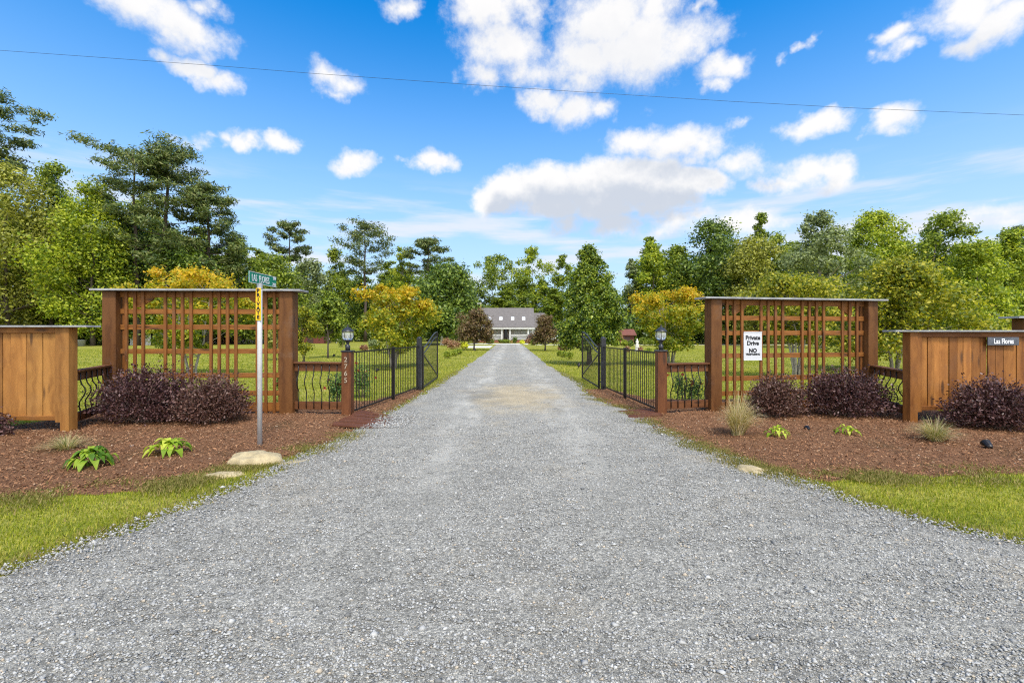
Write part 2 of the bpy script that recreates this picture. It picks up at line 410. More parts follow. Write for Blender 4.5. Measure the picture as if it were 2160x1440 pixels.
M['leaf_pear'] = leafmat('leaf_pear', [(.020, .042, .007), (.045, .078, .009), (.105, .14, .011), (.20, .225, .03)], .3, .42, 1.3, spec=.4)
M['leaf_gold'] = leafmat('leaf_gold', [(.055, .085, .006), (.125, .145, .008), (.24, .19, .009), (.34, .205, .010)], .35, .5, .9, zgrad=(1.3, 4.3))
M['leaf_goldgreen'] = leafmat('leaf_goldgreen', [(.045, .065, .008), (.10, .115, .008), (.17, .165, .010), (.25, .22, .02)], .35, .5, .7)
M['leaf_brown'] = leafmat('leaf_brown', [(.035, .026, .010), (.075, .045, .020), (.11, .066, .030), (.105, .09, .028)], .25, .5, .8)
M['leaf_box'] = leafmat('leaf_box', [(.07, .10, .010), (.13, .16, .012), (.20, .22, .02)], .25, .5, 2.0)
M['leaf_rust'] = leafmat('leaf_rust', [(.09, .035, .02), (.17, .075, .045), (.20, .12, .05), (.24, .17, .10)], .25, .5, 2.0)
M['leaf_yellow'] = leafmat('leaf_yellow', [(.30, .30, .015), (.48, .45, .02), (.6, .55, .05)], .3, .5, 2.0)
M['leaf_rose'] = leafmat('leaf_rose', [(.02, .05, .015), (.05, .10, .02), (.10, .14, .03)], .25, .5, 4.0)
M['petal'] = leafmat('petal', [(.26, .02, .02), (.40, .05, .03), (.5, .16, .06)], .3, .6, 4.0)
M['pine'] = leafmat('pine_needle', [(.022, .036, .010), (.045, .068, .015), (.075, .10, .022), (.12, .125, .04)], .15, .5, .5)
M['roof'] = plain('roof_shingle', (.165, .150, .14), .9, 0, .18, 3, .4, .2)
M['siding'] = plain('siding', (.58, .62, .59), .7, 0, .05, 2, 0)
M['trim'] = plain('trim_white', (.80, .80, .77), .6, 0, .04, 2, 0)
M['glass'] = plain('dark_glass', (.03, .035, .04), .1, 0, .2, 2, 0, .8)
M['skylight'] = plain('skylight_glass', (.58, .60, .62), .15, 0, .05, 2, 0, .8)
M['blind'] = plain('window_blind', (.55, .60, .57), .4, 0, .1, 2, 0, .6)
M['door'] = plain('door_wood', (.06, .03, .025), .5, 0, .2, 4, 0)
M['brick'] = plain('brick', (.26, .10, .06), .9, 0, .3, 8, .3)
M['red_wood'] = plain('red_wood', (.13, .035, .025), .7, 0, .25, 5, .1)
M['red_roof'] = plain('red_roof', (.17, .062, .045), .7, 0, .2, 3, .1)
M['car_paint'] = plain('car_paint', (.78, .79, .80), .25, 0, .03, 2, 0, .6)
M['tyre'] = plain('tyre', (.02, .02, .02), .8, 0, .2, 8, 0)
M['galv'] = plain('galvanised', (.40, .41, .42), .5, .4, .2, 6, .1)
def glassmat():
    m, N, b, o = new_mat('lamp_glass')
    b.inputs['Base Color'].default_value = (.92, .95, .97, 1); b.inputs['Roughness'].default_value = .12
    b.inputs['Transmission Weight'].default_value = .75; b.inputs['IOR'].default_value = 1.25
    return m
M['lamp_glass'] = glassmat()

# ---------------------------------------------------------------- object helpers
OFF = {}
def tag(o, label=None, cat=None, group=None, kind=None):
    if label: o['label'] = label
    if cat: o['category'] = cat
    if group: o['group'] = group
    if kind: o['kind'] = kind
    return o
def thing(name, label, cat, loc, group=None):
    o = bpy.data.objects.new(name, None); COL.objects.link(o)
    o.location = loc; o.empty_display_size = 0.2
    OFF[o.name] = Vector(loc)
    return tag(o, label, cat, group)
def off_of(p):
    return OFF.get(p.name, Vector((0, 0, 0))) if p else Vector((0, 0, 0))
def link_mesh(name, me, mat, parent=None, smooth=False):
    me.name = name
    o = bpy.data.objects.new(name, me); COL.objects.link(o)
    if mat is not None: me.materials.append(mat)
    if parent: o.parent = parent; OFF[o.name] = off_of(parent)
    if smooth and len(me.polygons): me.polygons.foreach_set('use_smooth', [True] * len(me.polygons))
    return o
def np_mesh(name, V, Fq, mat, parent=None, smooth=False):
    """V (n,3) world coords, Fq (m,k) faces of equal size"""
    V = np.asarray(V, dtype=np.float32) - np.array(off_of(parent), dtype=np.float32)
    Fq = np.asarray(Fq, dtype=np.int32); k = Fq.shape[1]
    me = bpy.data.meshes.new(name)
    me.vertices.add(len(V)); me.vertices.foreach_set('co', V.ravel())
    me.loops.add(Fq.size); me.loops.foreach_set('vertex_index', Fq.ravel())
    me.polygons.add(len(Fq)); me.polygons.foreach_set('loop_start', np.arange(0, Fq.size, k, dtype=np.int32))
    me.update(calc_edges=True)
    return link_mesh(name, me, mat, parent, smooth)

class MB:
    def __init__(s): s.v = []; s.f = []
    def add(s, vs, fs):
        o = len(s.v); s.v += [tuple(x) for x in vs]; s.f += [tuple(i + o for i in q) for q in fs]; return s
    def box(s, c, size, rot=None):
        x, y, z = (k / 2 for k in size); c = Vector(c)
        vs = [Vector(p) for p in ((-x,-y,-z),(x,-y,-z),(x,y,-z),(-x,y,-z),(-x,-y,z),(x,-y,z),(x,y,z),(-x,y,z))]
        if rot is not None: vs = [rot @ p for p in vs]
        return s.add([p + c for p in vs], [(0,3,2,1),(4,5,6,7),(0,1,5,4),(1,2,6,5),(2,3,7,6),(3,0,4,7)])
    def bar(s, p0, p1, w, d, up=(0, 0, 1), side=None):
        """rectangular bar: W across (horizontal), D along UP"""
        p0 = Vector(p0); p1 = Vector(p1); t = (p1 - p0).normalized()
        up = Vector(up)
        a = t.cross(up)
        a = a.normalized() if a.length > 1e-6 else Vector((1, 0, 0))
        if side is not None: a = Vector(side).normalized()
        b = a.cross(t).normalized()
        vs = []
        for p in (p0, p1):
            for i, j in ((-1,-1),(1,-1),(1,1),(-1,1)): vs.append(p + a * (i * w / 2) + b * (j * d / 2))
        return s.add(vs, [(0,1,2,3),(7,6,5,4),(0,4,5,1),(1,5,6,2),(2,6,7,3),(3,7,4,0)])
    def tube(s, path, rad, n=8, cap=True):
        path = [Vector(p) for p in path]
        if not hasattr(rad, '__len__'): rad = [rad] * len(path)
        rings = []; a = None
        for i, p in enumerate(path):
            t = (path[min(i + 1, len(path) - 1)] - path[max(i - 1, 0)])
            t = t.normalized() if t.length > 1e-9 else Vector((0, 0, 1))
            if a is None:
                a = t.cross(Vector((0.31, 0.95, 0.02))); a = a.normalized() if a.length > 1e-4 else Vector((1, 0, 0))
            a = (a - t * a.dot(t)).normalized(); b = t.cross(a)
            rings.append([p + (a * math.cos(2 * math.pi * k / n) + b * math.sin(2 * math.pi * k / n)) * rad[i] for k in range(n)])
        vs = [p for r in rings for p in r]; fs = []
        for i in range(len(rings) - 1):
            for k in range(n):
                k2 = (k + 1) % n
                fs.append((i * n + k, i * n + k2, (i + 1) * n + k2, (i + 1) * n + k))
        if cap: fs += [tuple(range(n - 1, -1, -1)), tuple((len(rings) - 1) * n + k for k in range(n))]
        return s.add(vs, fs)
    def lathe(s, c, prof, n=14):
        """profile of (radius, height) turned about a vertical axis at C"""
        c = Vector(c); vs = []; fs = []
        for r, z in prof:
            for k in range(n):
                a = 2 * math.pi * k / n; vs.append(c + Vector((r * math.cos(a), r * math.sin(a), z)))
        for i in range(len(prof) - 1):
            for k in range(n):
                k2 = (k + 1) % n; fs.append((i * n + k, i * n + k2, (i + 1) * n + k2, (i + 1) * n + k))
        fs += [tuple(range(n - 1, -1, -1)), tuple((len(prof) - 1) * n + k for k in range(n))]
        return s.add(vs, fs)
    def prism(s, poly, d):
        """planar polygon (list of Vectors) pushed along vector D"""
        n = len(poly); d = Vector(d); vs = [Vector(p) for p in poly] + [Vector(p) + d for p in poly]
        fs = [tuple(range(n - 1, -1, -1)), tuple(range(n, 2 * n))] + [(i, (i + 1) % n, n + (i + 1) % n, n + i) for i in range(n)]
        return s.add(vs, fs)
    def build(s, name, mat, parent=None, bevel=0.0, smooth=False, fix=True):
        o = off_of(parent); me = bpy.data.meshes.new(name)
        me.from_pydata([(x - o.x, y - o.y, z - o.z) for x, y, z in s.v], [], s.f); me.update()
        if fix:
            bm = bmesh.new(); bm.from_mesh(me); bmesh.ops.recalc_face_normals(bm, faces=bm.faces); bm.to_mesh(me); bm.free()
        ob = link_mesh(name, me, mat, parent, smooth)
        if bevel:
            md = ob.modifiers.new('edge', 'BEVEL'); md.width = bevel; md.segments = 2; md.limit_method = 'ANGLE'; md.angle_limit = R(40)
        return ob

def lettering(name, text, origin, xdir, ydir, size, mat, parent, depth=0.003, fat=0.0, align='CENTER', xs=1.0):
    cu = bpy.data.curves.new('t', 'FONT'); cu.body = text; cu.size = size; cu.extrude = depth; cu.offset = fat
    cu.align_x = align; cu.align_y = 'CENTER'; cu.resolution_u = 3
    ob = bpy.data.objects.new('t', cu); COL.objects.link(ob)
    dg = bpy.context.evaluated_depsgraph_get()
    me = bpy.data.meshes.new_from_object(ob.evaluated_get(dg))
    bpy.data.objects.remove(ob); bpy.data.curves.remove(cu)
    x = Vector(xdir).normalized(); y = Vector(ydir).normalized(); z = x.cross(y)
    og = Vector(origin) - off_of(parent)
    mm = Matrix((( x.x * xs, y.x, z.x, og.x), (x.y * xs, y.y, z.y, og.y), (x.z * xs, y.z, z.z, og.z), (0, 0, 0, 1)))
    me.transform(mm); me.materials.clear()
    return link_mesh(name, me, mat, parent)

def at(px, py, Y): return Vector(((px - CX) / F * Y, Y, H0 + (HY - py) / F * Y))
def gpt(px, py):
    Y = F * H0 / (py - HY); return Vector(((px - CX) / F * Y, Y, 0))

# ---------------------------------------------------------------- ground, drive, beds
LE = [(0.0,-60),(1.3,-60),(1.7,-30),(2.0,-9),(2.5,-4.6),(3.0,-3.375),(3.64,-3.15),(4.43,-2.9),(5.09,-2.76),(5.98,-2.68),(6.77,-2.54),(8.44,-2.46),(10.45,-2.39),(12.6,-2.3),(17.7,-2.2),(27,-2.25),(41.5,-2.16),(64,-2.2),(70,-2.2)]
RE = [(0.0,60),(1.6,60),(2.2,30),(2.6,9),(3.0,5.2),(3.44,3.86),(3.73,3.57),(3.97,3.39),(4.3,3.2),(4.85,3.12),(5.09,2.97),(5.45,2.9),(6.35,2.58),(7.6,2.455),(9.2,2.4),(11.6,1.98),(15.06,2.08),(21.3,1.8),(32.7,1.7),(64,1.4),(70,1.4)]
LEa = np.array(LE, float); REa = np.array(RE, float)
def left_edge(Y): return np.interp(Y, LEa[:, 0], LEa[:, 1])
def right_edge(Y): return np.interp(Y, REa[:, 0], REa[:, 1])
rs = np.random.RandomState(7)

gm = bpy.data.meshes.new('ground')
gm.from_pydata([(-400,-200,0),(400,-200,0),(400,600,0),(-400,600,0)], [], [(0,1,2,3)])
tag(link_mesh('ground', gm, M['lawn']), kind='structure')

def wob(n, amp, seed, smoothn=3):
    r = np.random.RandomState(seed).randn(n)
    for _ in range(smoothn): r = np.convolve(np.pad(r, 1, 'edge'), [.25, .5, .25], 'valid')
    return r * amp

def drive():
    ys = [-6, -3, 0, 0.8, 1.3]
    y = 1.3
    while y < 66:
        y += 0.05 if y < 8 else (0.1 if y < 16 else 0.4); ys.append(y)
    ys = np.array(ys); n = len(ys)
    l = left_edge(ys) + np.where(ys > 2.4, wob(n, .10, 3, 2) + wob(n, .10, 5, 12), 0)
    r = right_edge(ys) + np.where(ys > 3, wob(n, .10, 4, 2) + wob(n, .10, 6, 12), 0)
    K = 60; t = np.linspace(0, 1, K)
    X = l[:, None] * (1 - t) + r[:, None] * t
    Yg = np.repeat(ys[:, None], K, 1)
    rr = np.random.RandomState(2)
    d = np.minimum(X - l[:, None], r[:, None] - X)
    Z = 0.010 + 0.022 * np.clip(d / .5, 0, 1) + rr.randn(n, K) * .003
    Z[:, 0] = 0.002; Z[:, -1] = 0.002
    V = np.stack([X, Yg, Z], -1).reshape(-1, 3)
    i = np.arange(n - 1)[:, None] * K + np.arange(K - 1)[None]
    Fq = np.stack([i, i + 1, i + K + 1, i + K], -1).reshape(-1, 4)
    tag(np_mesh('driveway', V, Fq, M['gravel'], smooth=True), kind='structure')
drive()

def dens(poly, step, amp, seed):
    out = []; r = random.Random(seed)
    for i in range(len(poly)):
        a = Vector(poly[i]); b = Vector(poly[(i + 1) % len(poly)]); L = (b - a).length; k = max(1, int(L / step))
        nrm = Vector((-(b - a).y, (b - a).x)).normalized() if L else Vector((0, 0))
        for j in range(k):
            p = a.lerp(b, j / k); out.append(p + nrm * r.gauss(0, amp))
    return out
def inside(P, poly):
    x, y = P[:, 0], P[:, 1]; c = np.zeros(len(P), bool); q = np.array([(p[0], p[1]) for p in poly])
    j = len(q) - 1
    for i in range(len(q)):
        t = ((q[i, 1] > y) != (q[j, 1] > y)) & (x < (q[j, 0] - q[i, 0]) * (y - q[i, 1]) / (q[j, 1] - q[i, 1] + 1e-12) + q[i, 0])
        c ^= t; j = i
    return c
def edge_dist(P, poly):
    q = np.array([(p[0], p[1]) for p in poly]); d = np.full(len(P), 1e9)
    for i in range(len(q)):
        a = q[i]; b = q[(i + 1) % len(q)]; ab = b - a
        t = np.clip(((P[:, :2] - a) @ ab) / (ab @ ab + 1e-12), 0, 1)
        d = np.minimum(d, np.hypot(*(P[:, :2] - a - t[:, None] * ab).T))
    return d
LBED = [(-14,3.9),(-7,4.15),(-4.9,4.36),(-3.7,4.6),(-3.34,5.09),(-2.95,5.6),(-2.72,6.3),(-2.6,7.2),(-2.5,8.6),(-2.42,10.6),(-2.38,12.6),(-2.75,13.1),(-3.3,10.8),(-4.6,10.6),(-8.2,9.6),(-8.6,7.75),(-14,7.7)]
RBED = [(14,5.3),(5.8,5.17),(4.3,5.04),(3.44,4.92),(3.02,5.1),(2.86,5.6),(2.56,6.5),(2.42,7.7),(2.36,9.3),(1.98,11.6),(2.1,12.9),(2.75,13.2),(3.3,11.0),(4.6,11.0),(8.4,10.6),(8.9,9.0),(14,9.2)]
def bed(name, poly, seed, mound):
    b = dens(poly, .18, .035, seed); r = np.random.RandomState(seed)
    mn = np.array([(p[0], p[1]) for p in poly])
    gx = np.arange(mn[:, 0].min(), mn[:, 0].max(), .13); gy = np.arange(mn[:, 1].min(), mn[:, 1].max(), .13)
    P = np.stack(np.meshgrid(gx, gy), -1).reshape(-1, 2) + r.randn(len(gx) * len(gy), 2) * .025
    P = P[inside(P, b)]; P = P[edge_dist(P, b) > .06]
    nb = len(b)
    vs = [Vector(p) for p in b] + [Vector(p) for p in P]
    res = delaunay_2d_cdt(vs, [], [list(range(nb))], 1, 1e-5)
    V = np.array([(p[0], p[1], 0) for p in res[0]])
    d = edge_dist(V, b)
    V[:, 2] = np.where(d < .01, .003, .012 + mound * (1 - np.exp(-d / .5)) + r.randn(len(V)) * .012)
    me = bpy.data.meshes.new(name); me.from_pydata([tuple(v) for v in V], [], [tuple(f) for f in res[2]]); me.update()
    o = link_mesh(name, me, M['mulch'], smooth=True); tag(o, kind='structure'); return b
LB = bed('mulch_bed', LBED, 11, .05); RB = bed('mulch_bed', RBED, 12, .05)

def slab(name, x0, x1, y0, y1, z=.02):
    tag(MB().box(((x0 + x1) / 2, (y0 + y1) / 2, z / 2), (x1 - x0, y1 - y0, z)).build(name, M['concrete']), kind='structure')
slab('path', -6.4, 2.4, 66, 71, .03)
slab('path', -5.6, -2.4, 50, 57, .035)
slab('path', 2.6, 42, 63.2, 64.6, .025)

# loose stones, bark chips and grass: what nobody could count
def scatter_stones(n, xr, yr, size, seed, mat, name, keep=None, flat=.6, zoff=.02):
    r = np.random.RandomState(seed)
    y = yr[0] + (yr[1] - yr[0]) * r.rand(n) ** 1.6; x = xr[0] + (xr[1] - xr[0]) * r.rand(n)
    P = np.stack([x, y], 1)
    if keep is not None: P = P[keep(P)]
    n = len(P)
    base = np.array([(1,0,0),(0,1,0),(-1,0,0),(0,-1,0),(0,0,1),(0,0,-1),(.6,.6,.55),(-.6,-.6,.5)])[:6]
    fc = np.array([(0,1,4),(1,2,4),(2,3,4),(3,0,4),(1,0,5),(2,1,5),(3,2,5),(0,3,5)])
    s = size[0] + (size[1] - size[0]) * r.rand(n) ** 3
    jit = base[None] * (0.65 + .6 * r.rand(n, 6, 3)) + r.randn(n, 6, 3) * .15
    jit[:, :, 2] *= flat
    a = r.rand(n) * 6.283; ca, sa = np.cos(a), np.sin(a)
    X = jit[:, :, 0] * ca[:, None] - jit[:, :, 1] * sa[:, None]; Yy = (jit[:, :, 0] * sa[:, None] + jit[:, :, 1] * ca[:, None]) * .75
    V = np.stack([X * s[:, None] + P[:, 0, None], Yy * s[:, None] + P[:, 1, None], jit[:, :, 2] * s[:, None] + zoff + .15 * s[:, None]], -1).reshape(-1, 3)
    Fq = (fc[None] + (np.arange(n) * 6)[:, None, None]).reshape(-1, 3)
    tag(np_mesh(name, V, Fq, mat), kind='stuff')
def on_drive(P):
    lane = np.abs(np.abs(P[:, 0] + .25 * np.sin(P[:, 1] * .8)) - .95) < .32
    return (~lane | (P[:, 1] < 2.6) | (rs.rand(len(P)) < .55)) & (P[:, 0] > left_edge(P[:, 1]) - .15 * rs.rand(len(P))) & (P[:, 0] < right_edge(P[:, 1]) + .15 * rs.rand(len(P))) & (np.abs(P[:, 0]) < 1.3 * P[:, 1] + .6)
scatter_stones(290000, (-8, 8), (1.7, 8.5), (.0046, .0135), 1, M['stone'], 'loose_gravel', on_drive, .6, .033)
def near_edge(P):
    dl = P[:, 0] - left_edge(P[:, 1]); dr = P[:, 0] - right_edge(P[:, 1])
    return (np.abs(dl + .03) < .20 * rs.rand(len(P)) ** 2) | (np.abs(dr - .03) < .20 * rs.rand(len(P)) ** 2)
scatter_stones(3600, (-8, 8), (1.7, 8.0), (.011, .030), 5, M['stone'], 'loose_gravel', on_drive, .5, .032)
scatter_stones(2600, (-2.75, -1.8), (7.55, 9.1), (.008, .020), 6, M['stone'], 'loose_gravel', lambda P: P[:, 0] > -2.6 + .45 * rs.rand(len(P)), .6, .045)
scatter_stones(60000, (-5, 5), (2.6, 22), (.010, .030), 2, M['stone'], 'loose_gravel', near_edge, .7, .012)

def in_beds(P): return inside(P, LB) | inside(P, RB)
def chips(n, seed):
    r = np.random.RandomState(seed)
    P = np.stack([r.uniform(-11, 11, n), 3.9 + 9 * r.rand(n) ** 1.3], 1)
    P = P[in_beds(P) & (np.abs(P[:, 0]) < 1.3 * P[:, 1] + 1)]; n = len(P)
    L = .006 + .017 * r.rand(n) ** 2; W = .002 + .004 * r.rand(n); a = r.rand(n) * 6.283
    tx = np.stack([np.cos(a), np.sin(a), r.randn(n) * .35], 1); ty = np.stack([-np.sin(a), np.cos(a), r.randn(n) * .5], 1)
    c = np.concatenate([P, np.full((n, 1), .07) + r.rand(n, 1) * .02], 1)
    c[:, 2] -= .055 * np.exp(-np.minimum(edge_dist(P, LB), edge_dist(P, RB)) / .5)
    V = np.stack([c - tx * L[:, None] - ty * W[:, None], c + tx * L[:, None] - ty * W[:, None], c + tx * L[:, None] * .8 + ty * W[:, None], c - tx * L[:, None] * .9 + ty * W[:, None]], 1).reshape(-1, 3)
    tag(np_mesh('bark_chips', V, np.arange(4 * n).reshape(-1, 4), M['chip']), kind='stuff')
chips(170000, 3)

def blades(name, P, h, w, seed, mat, lean=.5, z0=0.0):
    r = np.random.RandomState(seed); n = len(P)
    a = r.rand(n) * 6.283; d = np.stack([np.cos(a), np.sin(a)], 1)
    hh = h * (.45 + .8 * r.rand(n)); ww = w * (.6 + .8 * r.rand(n))
    ln = np.stack([np.cos(a + 1.3), np.sin(a + 1.3)], 1) * (hh * lean * r.rand(n))[:, None]
    z = np.full(n, z0) if np.isscalar(z0) else z0
    b0 = np.concatenate([P - d * ww[:, None], z[:, None]], 1); b1 = np.concatenate([P + d * ww[:, None], z[:, None]], 1)
    tp = np.concatenate([P + ln, (z + hh)[:, None]], 1)
    V = np.stack([b0, b1, tp], 1).reshape(-1, 3)
    tag(np_mesh(name, V, np.arange(3 * n).reshape(-1, 3), mat), kind='stuff')
def grass_pts(n, xr, yr, seed, pw=1.0, verge=.0):
    r = np.random.RandomState(seed)
    P = np.stack([r.uniform(*xr, n), yr[0] + (yr[1] - yr[0]) * r.rand(n) ** pw], 1)
    off = verge * r.rand(len(P))
    k = ((P[:, 0] < left_edge(P[:, 1]) - off) | (P[:, 0] > right_edge(P[:, 1]) + off)) & ~in_beds(P) & (np.abs(P[:, 0]) < 1.25 * P[:, 1] + 1)
    return P[k]
blades('grass', grass_pts(260000, (-8, 9), (2.2, 6.2), 21), .032, .0032, 22, M['grass'], .9)
blades('grass', grass_pts(170000, (-22, 22), (7.5, 19), 23, 1.2), .050, .008, 24, M['grass'], .8)
blades('grass', grass_pts(120000, (-42, 42), (19, 48), 25, 1.2), .055, .018, 26, M['grass'], .8)
def verge_pts(n, seed):
    r = np.random.RandomState(seed); y = 2.4 + 17 * r.rand(n) ** 1.5; sgn = r.rand(n) < .5
    x = np.where(sgn, left_edge(y) - .1 + r.randn(n) * .12 , right_edge(y) + .1 + r.randn(n) * .12)
    e1 = np.array(LB)[:, :2] if False else None
    return np.stack([x, y], 1)
vp = verge_pts(22000, 31); blades('dry_grass', vp[rs.rand(len(vp)) < .8], .035, .004, 32, M['dry_grass'], 1.2, .01)
def rim_pts(n, seed):
    r = np.random.RandomState(seed); out = []
    for poly, k in ((LBED, 8), (RBED, 10)):
        q = np.array(poly[:k])
        seg = r.randint(0, len(q) - 1, n); t = r.rand(n)
        p = q[seg] * (1 - t[:, None]) + q[seg + 1] * t[:, None] + r.randn(n, 2) * np.array([.16, .20 if poly is RBED else .27])
        p[:, 1] += .12 * (poly is LBED)
        nz = np.sin(p[:, 0] * 5.1) + np.sin(p[:, 1] * 7.3 + p[:, 0] * 2.2) + r.randn(n) * .7
        out.append(p[nz > .2])
    return np.concatenate(out)
rp = rim_pts(46000, 33); blades('weeds', rp, .035, .005, 34, M['dry_grass'], 1.2, .02)

# ---------------------------------------------------------------- timber fences and trellises
def post(mb, p, w, z1, z0=-.1, d=None):
    mb.box((p[0], p[1], (z0 + z1) / 2), (w, d or w, z1 - z0)); return mb

def trellis(label, A, B, ztop, post_w, cols, rails, boards_in_front=True):
    A = Vector((*A, 0)); B = Vector((*B, 0)); t = (B - A).normalized(); nrm = Vector((t.y, -t.x, 0))   # towards the road
    L = (B - A).length
    rotz = Matrix.Rotation(math.atan2(t.y, t.x), 3, 'Z')
    root = thing('trellis_screen', label, 'trellis', (A + B) / 2)
    for p in (A, B):
        MB().box((p.x, p.y, (ztop - .04) / 2 - .05), (post_w, post_w, ztop - .04 + .1), rotz).build('post', M['post_wood'], root, .008)
    mid = (A + B) / 2
    MB().box((mid.x, mid.y, ztop - .018), (L + post_w + .34, post_w + .16, .036), rotz).build('cap_board', M['cap'], root, .004)
    i0, i1 = post_w / 2 + .002, L - post_w / 2 - .002
    def pt(s, z, o=0.0): return A + t * s + nrm * o + Vector((0, 0, z))
    MB().bar(pt(i0, ztop - .095), pt(i1, ztop - .095), .05, .11).build('top_beam', M['rail_wood'], root, .004)
    for s0, sg in ((i0, 1), (i1, -1)):
        # the side ladder that carries the rails
        MB().bar(pt(s0 + sg * .05, .10, -.02), pt(s0 + sg * .05, ztop - .152, -.02), .05, .045, side=t).build('side_stile', M['slat_wood'], root, .003)
        MB().prism([pt(s0 + sg * .3, ztop - .152, .02), pt(s0 + sg * .62, ztop - .152, .02), pt(s0 + sg * .60, ztop - .20, .02), pt(s0 + sg * .36, ztop - .34, .02), pt(s0 + sg * .30, ztop - .34, .02)], nrm * -.038).build('brace', M['rail_wood'], root, .003)
    for z, hh in rails:
        MB().bar(pt(i0, z, 0), pt(i1, z, 0), .036, hh).build('rail', M['rail_wood'], root, .003)
    for s in cols:
        MB().bar(pt(s, .06, .037), pt(s, ztop - .045, .037), .052, .036, side=t).build('slat', M['slat_wood'], root, .003)
    return root

def col_pos(A, B, pxs):
    """where rays through the photo columns meet the screen's line"""
    A = Vector(A); B = Vector(B); out = []
    for px in pxs:
        k = (px - CX) / F      # X = k*Y
        d = B - A
        s = (k * A.y - A.x) / (d.x - k * d.y)
        out.append(s * d.length)
    return out
LA, LBp = (-7.62, 8.72), (-4.33, 8.83)
lc = col_pos(LA, LBp, [270, 288, 305.5, 352, 370, 388, 406, 448, 465, 482.5, 500, 545, 563, 581])
trellis('tall wooden trellis screen behind the street sign pole and big purple shrub', LA, LBp, 2.44, .25,
        lc, [(2.02, .095), (1.72, .095), (1.255, .095), (.79, .095), (.445, .095), (.18, .17)])
RA, RBp = (4.04, 9.14), (7.63, 9.75)
rc = col_pos(RA, RBp, [1531, 1547, 1562.5, 1602.5, 1617.5, 1633, 1648, 1689, 1704, 1719, 1734, 1774, 1788.5, 1804])
trellis('tall wooden trellis screen that carries the white private drive sign', RA, RBp, 2.32, .235,
        rc, [(1.91, .095), (1.61, .095), (1.15, .095), (.69, .095), (.39, .095), (.14, .15)])

def railing(label, A, B, z1, z0, n, ends=(True, True)):
    A = Vector((*A, 0)); B = Vector((*B, 0)); t = (B - A).normalized(); nrm = Vector((t.y, -t.x, 0)); L = (B - A).length
    root = thing('railing', label, 'railing', (A + B) / 2)
    def pt(s, z, o=0.0): return A + t * s + nrm * o + Vector((0, 0, z))
    MB().bar(pt(.003, z1 - .016), pt(L - .003, z1 - .016), .13, .032).build('cap_rail', M['railing_wood'], root, .004)
    MB().bar(pt(.003, z1 - .105), pt(L - .003, z1 - .105), .038, .14).build('top_rail', M['railing_wood'], root, .004)
    MB().bar(pt(.003, z0 + .075), pt(L - .003, z0 + .075), .038, .15).build('bottom_rail', M['railing_wood'], root, .004)
    zt, zb = z1 - .05, z0 + .02
    for i in range(n):
        s = L * (i + .6) / (n + .2)
        prof = [(0, 0), (.16, 0), (.24, .012), (.33, .055), (.42, .062), (.52, .03), (.62, -.012), (.70, -.016), (.78, -.006), (.86, 0), (1, 0)]
        path = [pt(s, zt + (zb - zt) * u, .030 + o) for u, o in prof]
        MB().tube(path, .0095, 6).build('baluster', M['black_metal'], root, smooth=True)
    return root
railing('low railing with bent black balusters between the honey board fence and trellis', (-7.02, 7.30), (-7.62, 8.58), 1.01, .17, 6)
railing('low railing with bent black balusters beside the post numbered 2765', (-4.20, 8.80), (-3.25, 8.72), 1.05, .14, 6)
railing('low railing with bent black balusters beside the unnumbered lamp post', (3.00, 8.86), (3.92, 9.10), 1.02, .13, 6)
railing('low railing with bent black balusters between trellis and name sign fence', (7.64, 9.62), (7.06, 8.10), .93, .14, 6)

def board_fence(label, end, far, z1, z0, board, rail, seed, plank=(.13, .30)):
    """solid panel from its END post towards FAR"""
    E = Vector((*end, 0)); G = Vector((*far, 0)); t = (G - E).normalized(); L = (G - E).length
    nrm = Vector((t.y, -t.x, 0))
    if nrm.y > 0: nrm = -nrm
    root = thing('board_fence', label, 'fence', (E + G) / 2)
    def pt(s, z, o=0.0): return E + t * s + nrm * o + Vector((0, 0, z))
    def flat(s0, s1, za, zb, o, d): return [pt(s0, za, o), pt(s1, za, o), pt(s1, zb, o), pt(s0, zb, o)]
    rotz = Matrix.Rotation(math.atan2(t.y, t.x), 3, 'Z')
    MB().box(pt(0, (z1 - .03) / 2 - .05), (.14, .15, z1 - .03 + .1), rotz).build('end_post', board, root, .006)
    MB().prism(flat(.073, .16, z0 - .03, z1 - .031, .06, 0), nrm * -.05).build('stile', board, root, .004)
    MB().box(pt(L / 2 - .15, z1 - .014), (L + .5, .26, .028), rotz).build('cap_board', M['cap'], root, .004)
    MB().prism(flat(.162, L, z1 - .12, z1 - .029, .055, 0), nrm * -.05).build('top_rail', rail, root, .004)
    MB().prism(flat(.162, L, z0, z0 + .07, .055, 0), nrm * -.05).build('bottom_rail', rail, root, .004)
    r = random.Random(seed); s = .165; mb = MB(); k = 0
    while s < L:
        w = r.uniform(*plank); e = min(L, s + w)
        o = .018 + r.uniform(-.010, .010)
        mb.prism(flat(s, e - .011, z0 + .02, z1 - .10, o, 0), nrm * -.02); s = e; k += 1
    mb.build('boards', board, root)
    return root
board_fence('honey coloured wooden board fence beyond the low fountain grass', (-7.03, 7.22), (-13.5, 7.35), 1.725, .23, M['honey_board'], M['honey_rail'], 5)
board_fence('reddish brown wooden board fence that carries the slate name sign', (6.98, 7.98), (14.5, 8.55), 1.655, .26, M['brown_board'], M['brown_rail'], 9, (.11, .19))
# the last trellis post that shows above the brown fence
rt = thing('trellis_post', 'tall capped wooden post standing behind the fence with the slate name sign', 'post', (11.25, 9.9, 0))
MB().box((11.3, 9.9, .96), (.60, .25, 1.92)).build('post', M['post_wood'], rt, .008)
MB().box((11.3, 9.9, 1.945), (1.0, .42, .045)).build('cap_board', M['cap'], rt, .004)

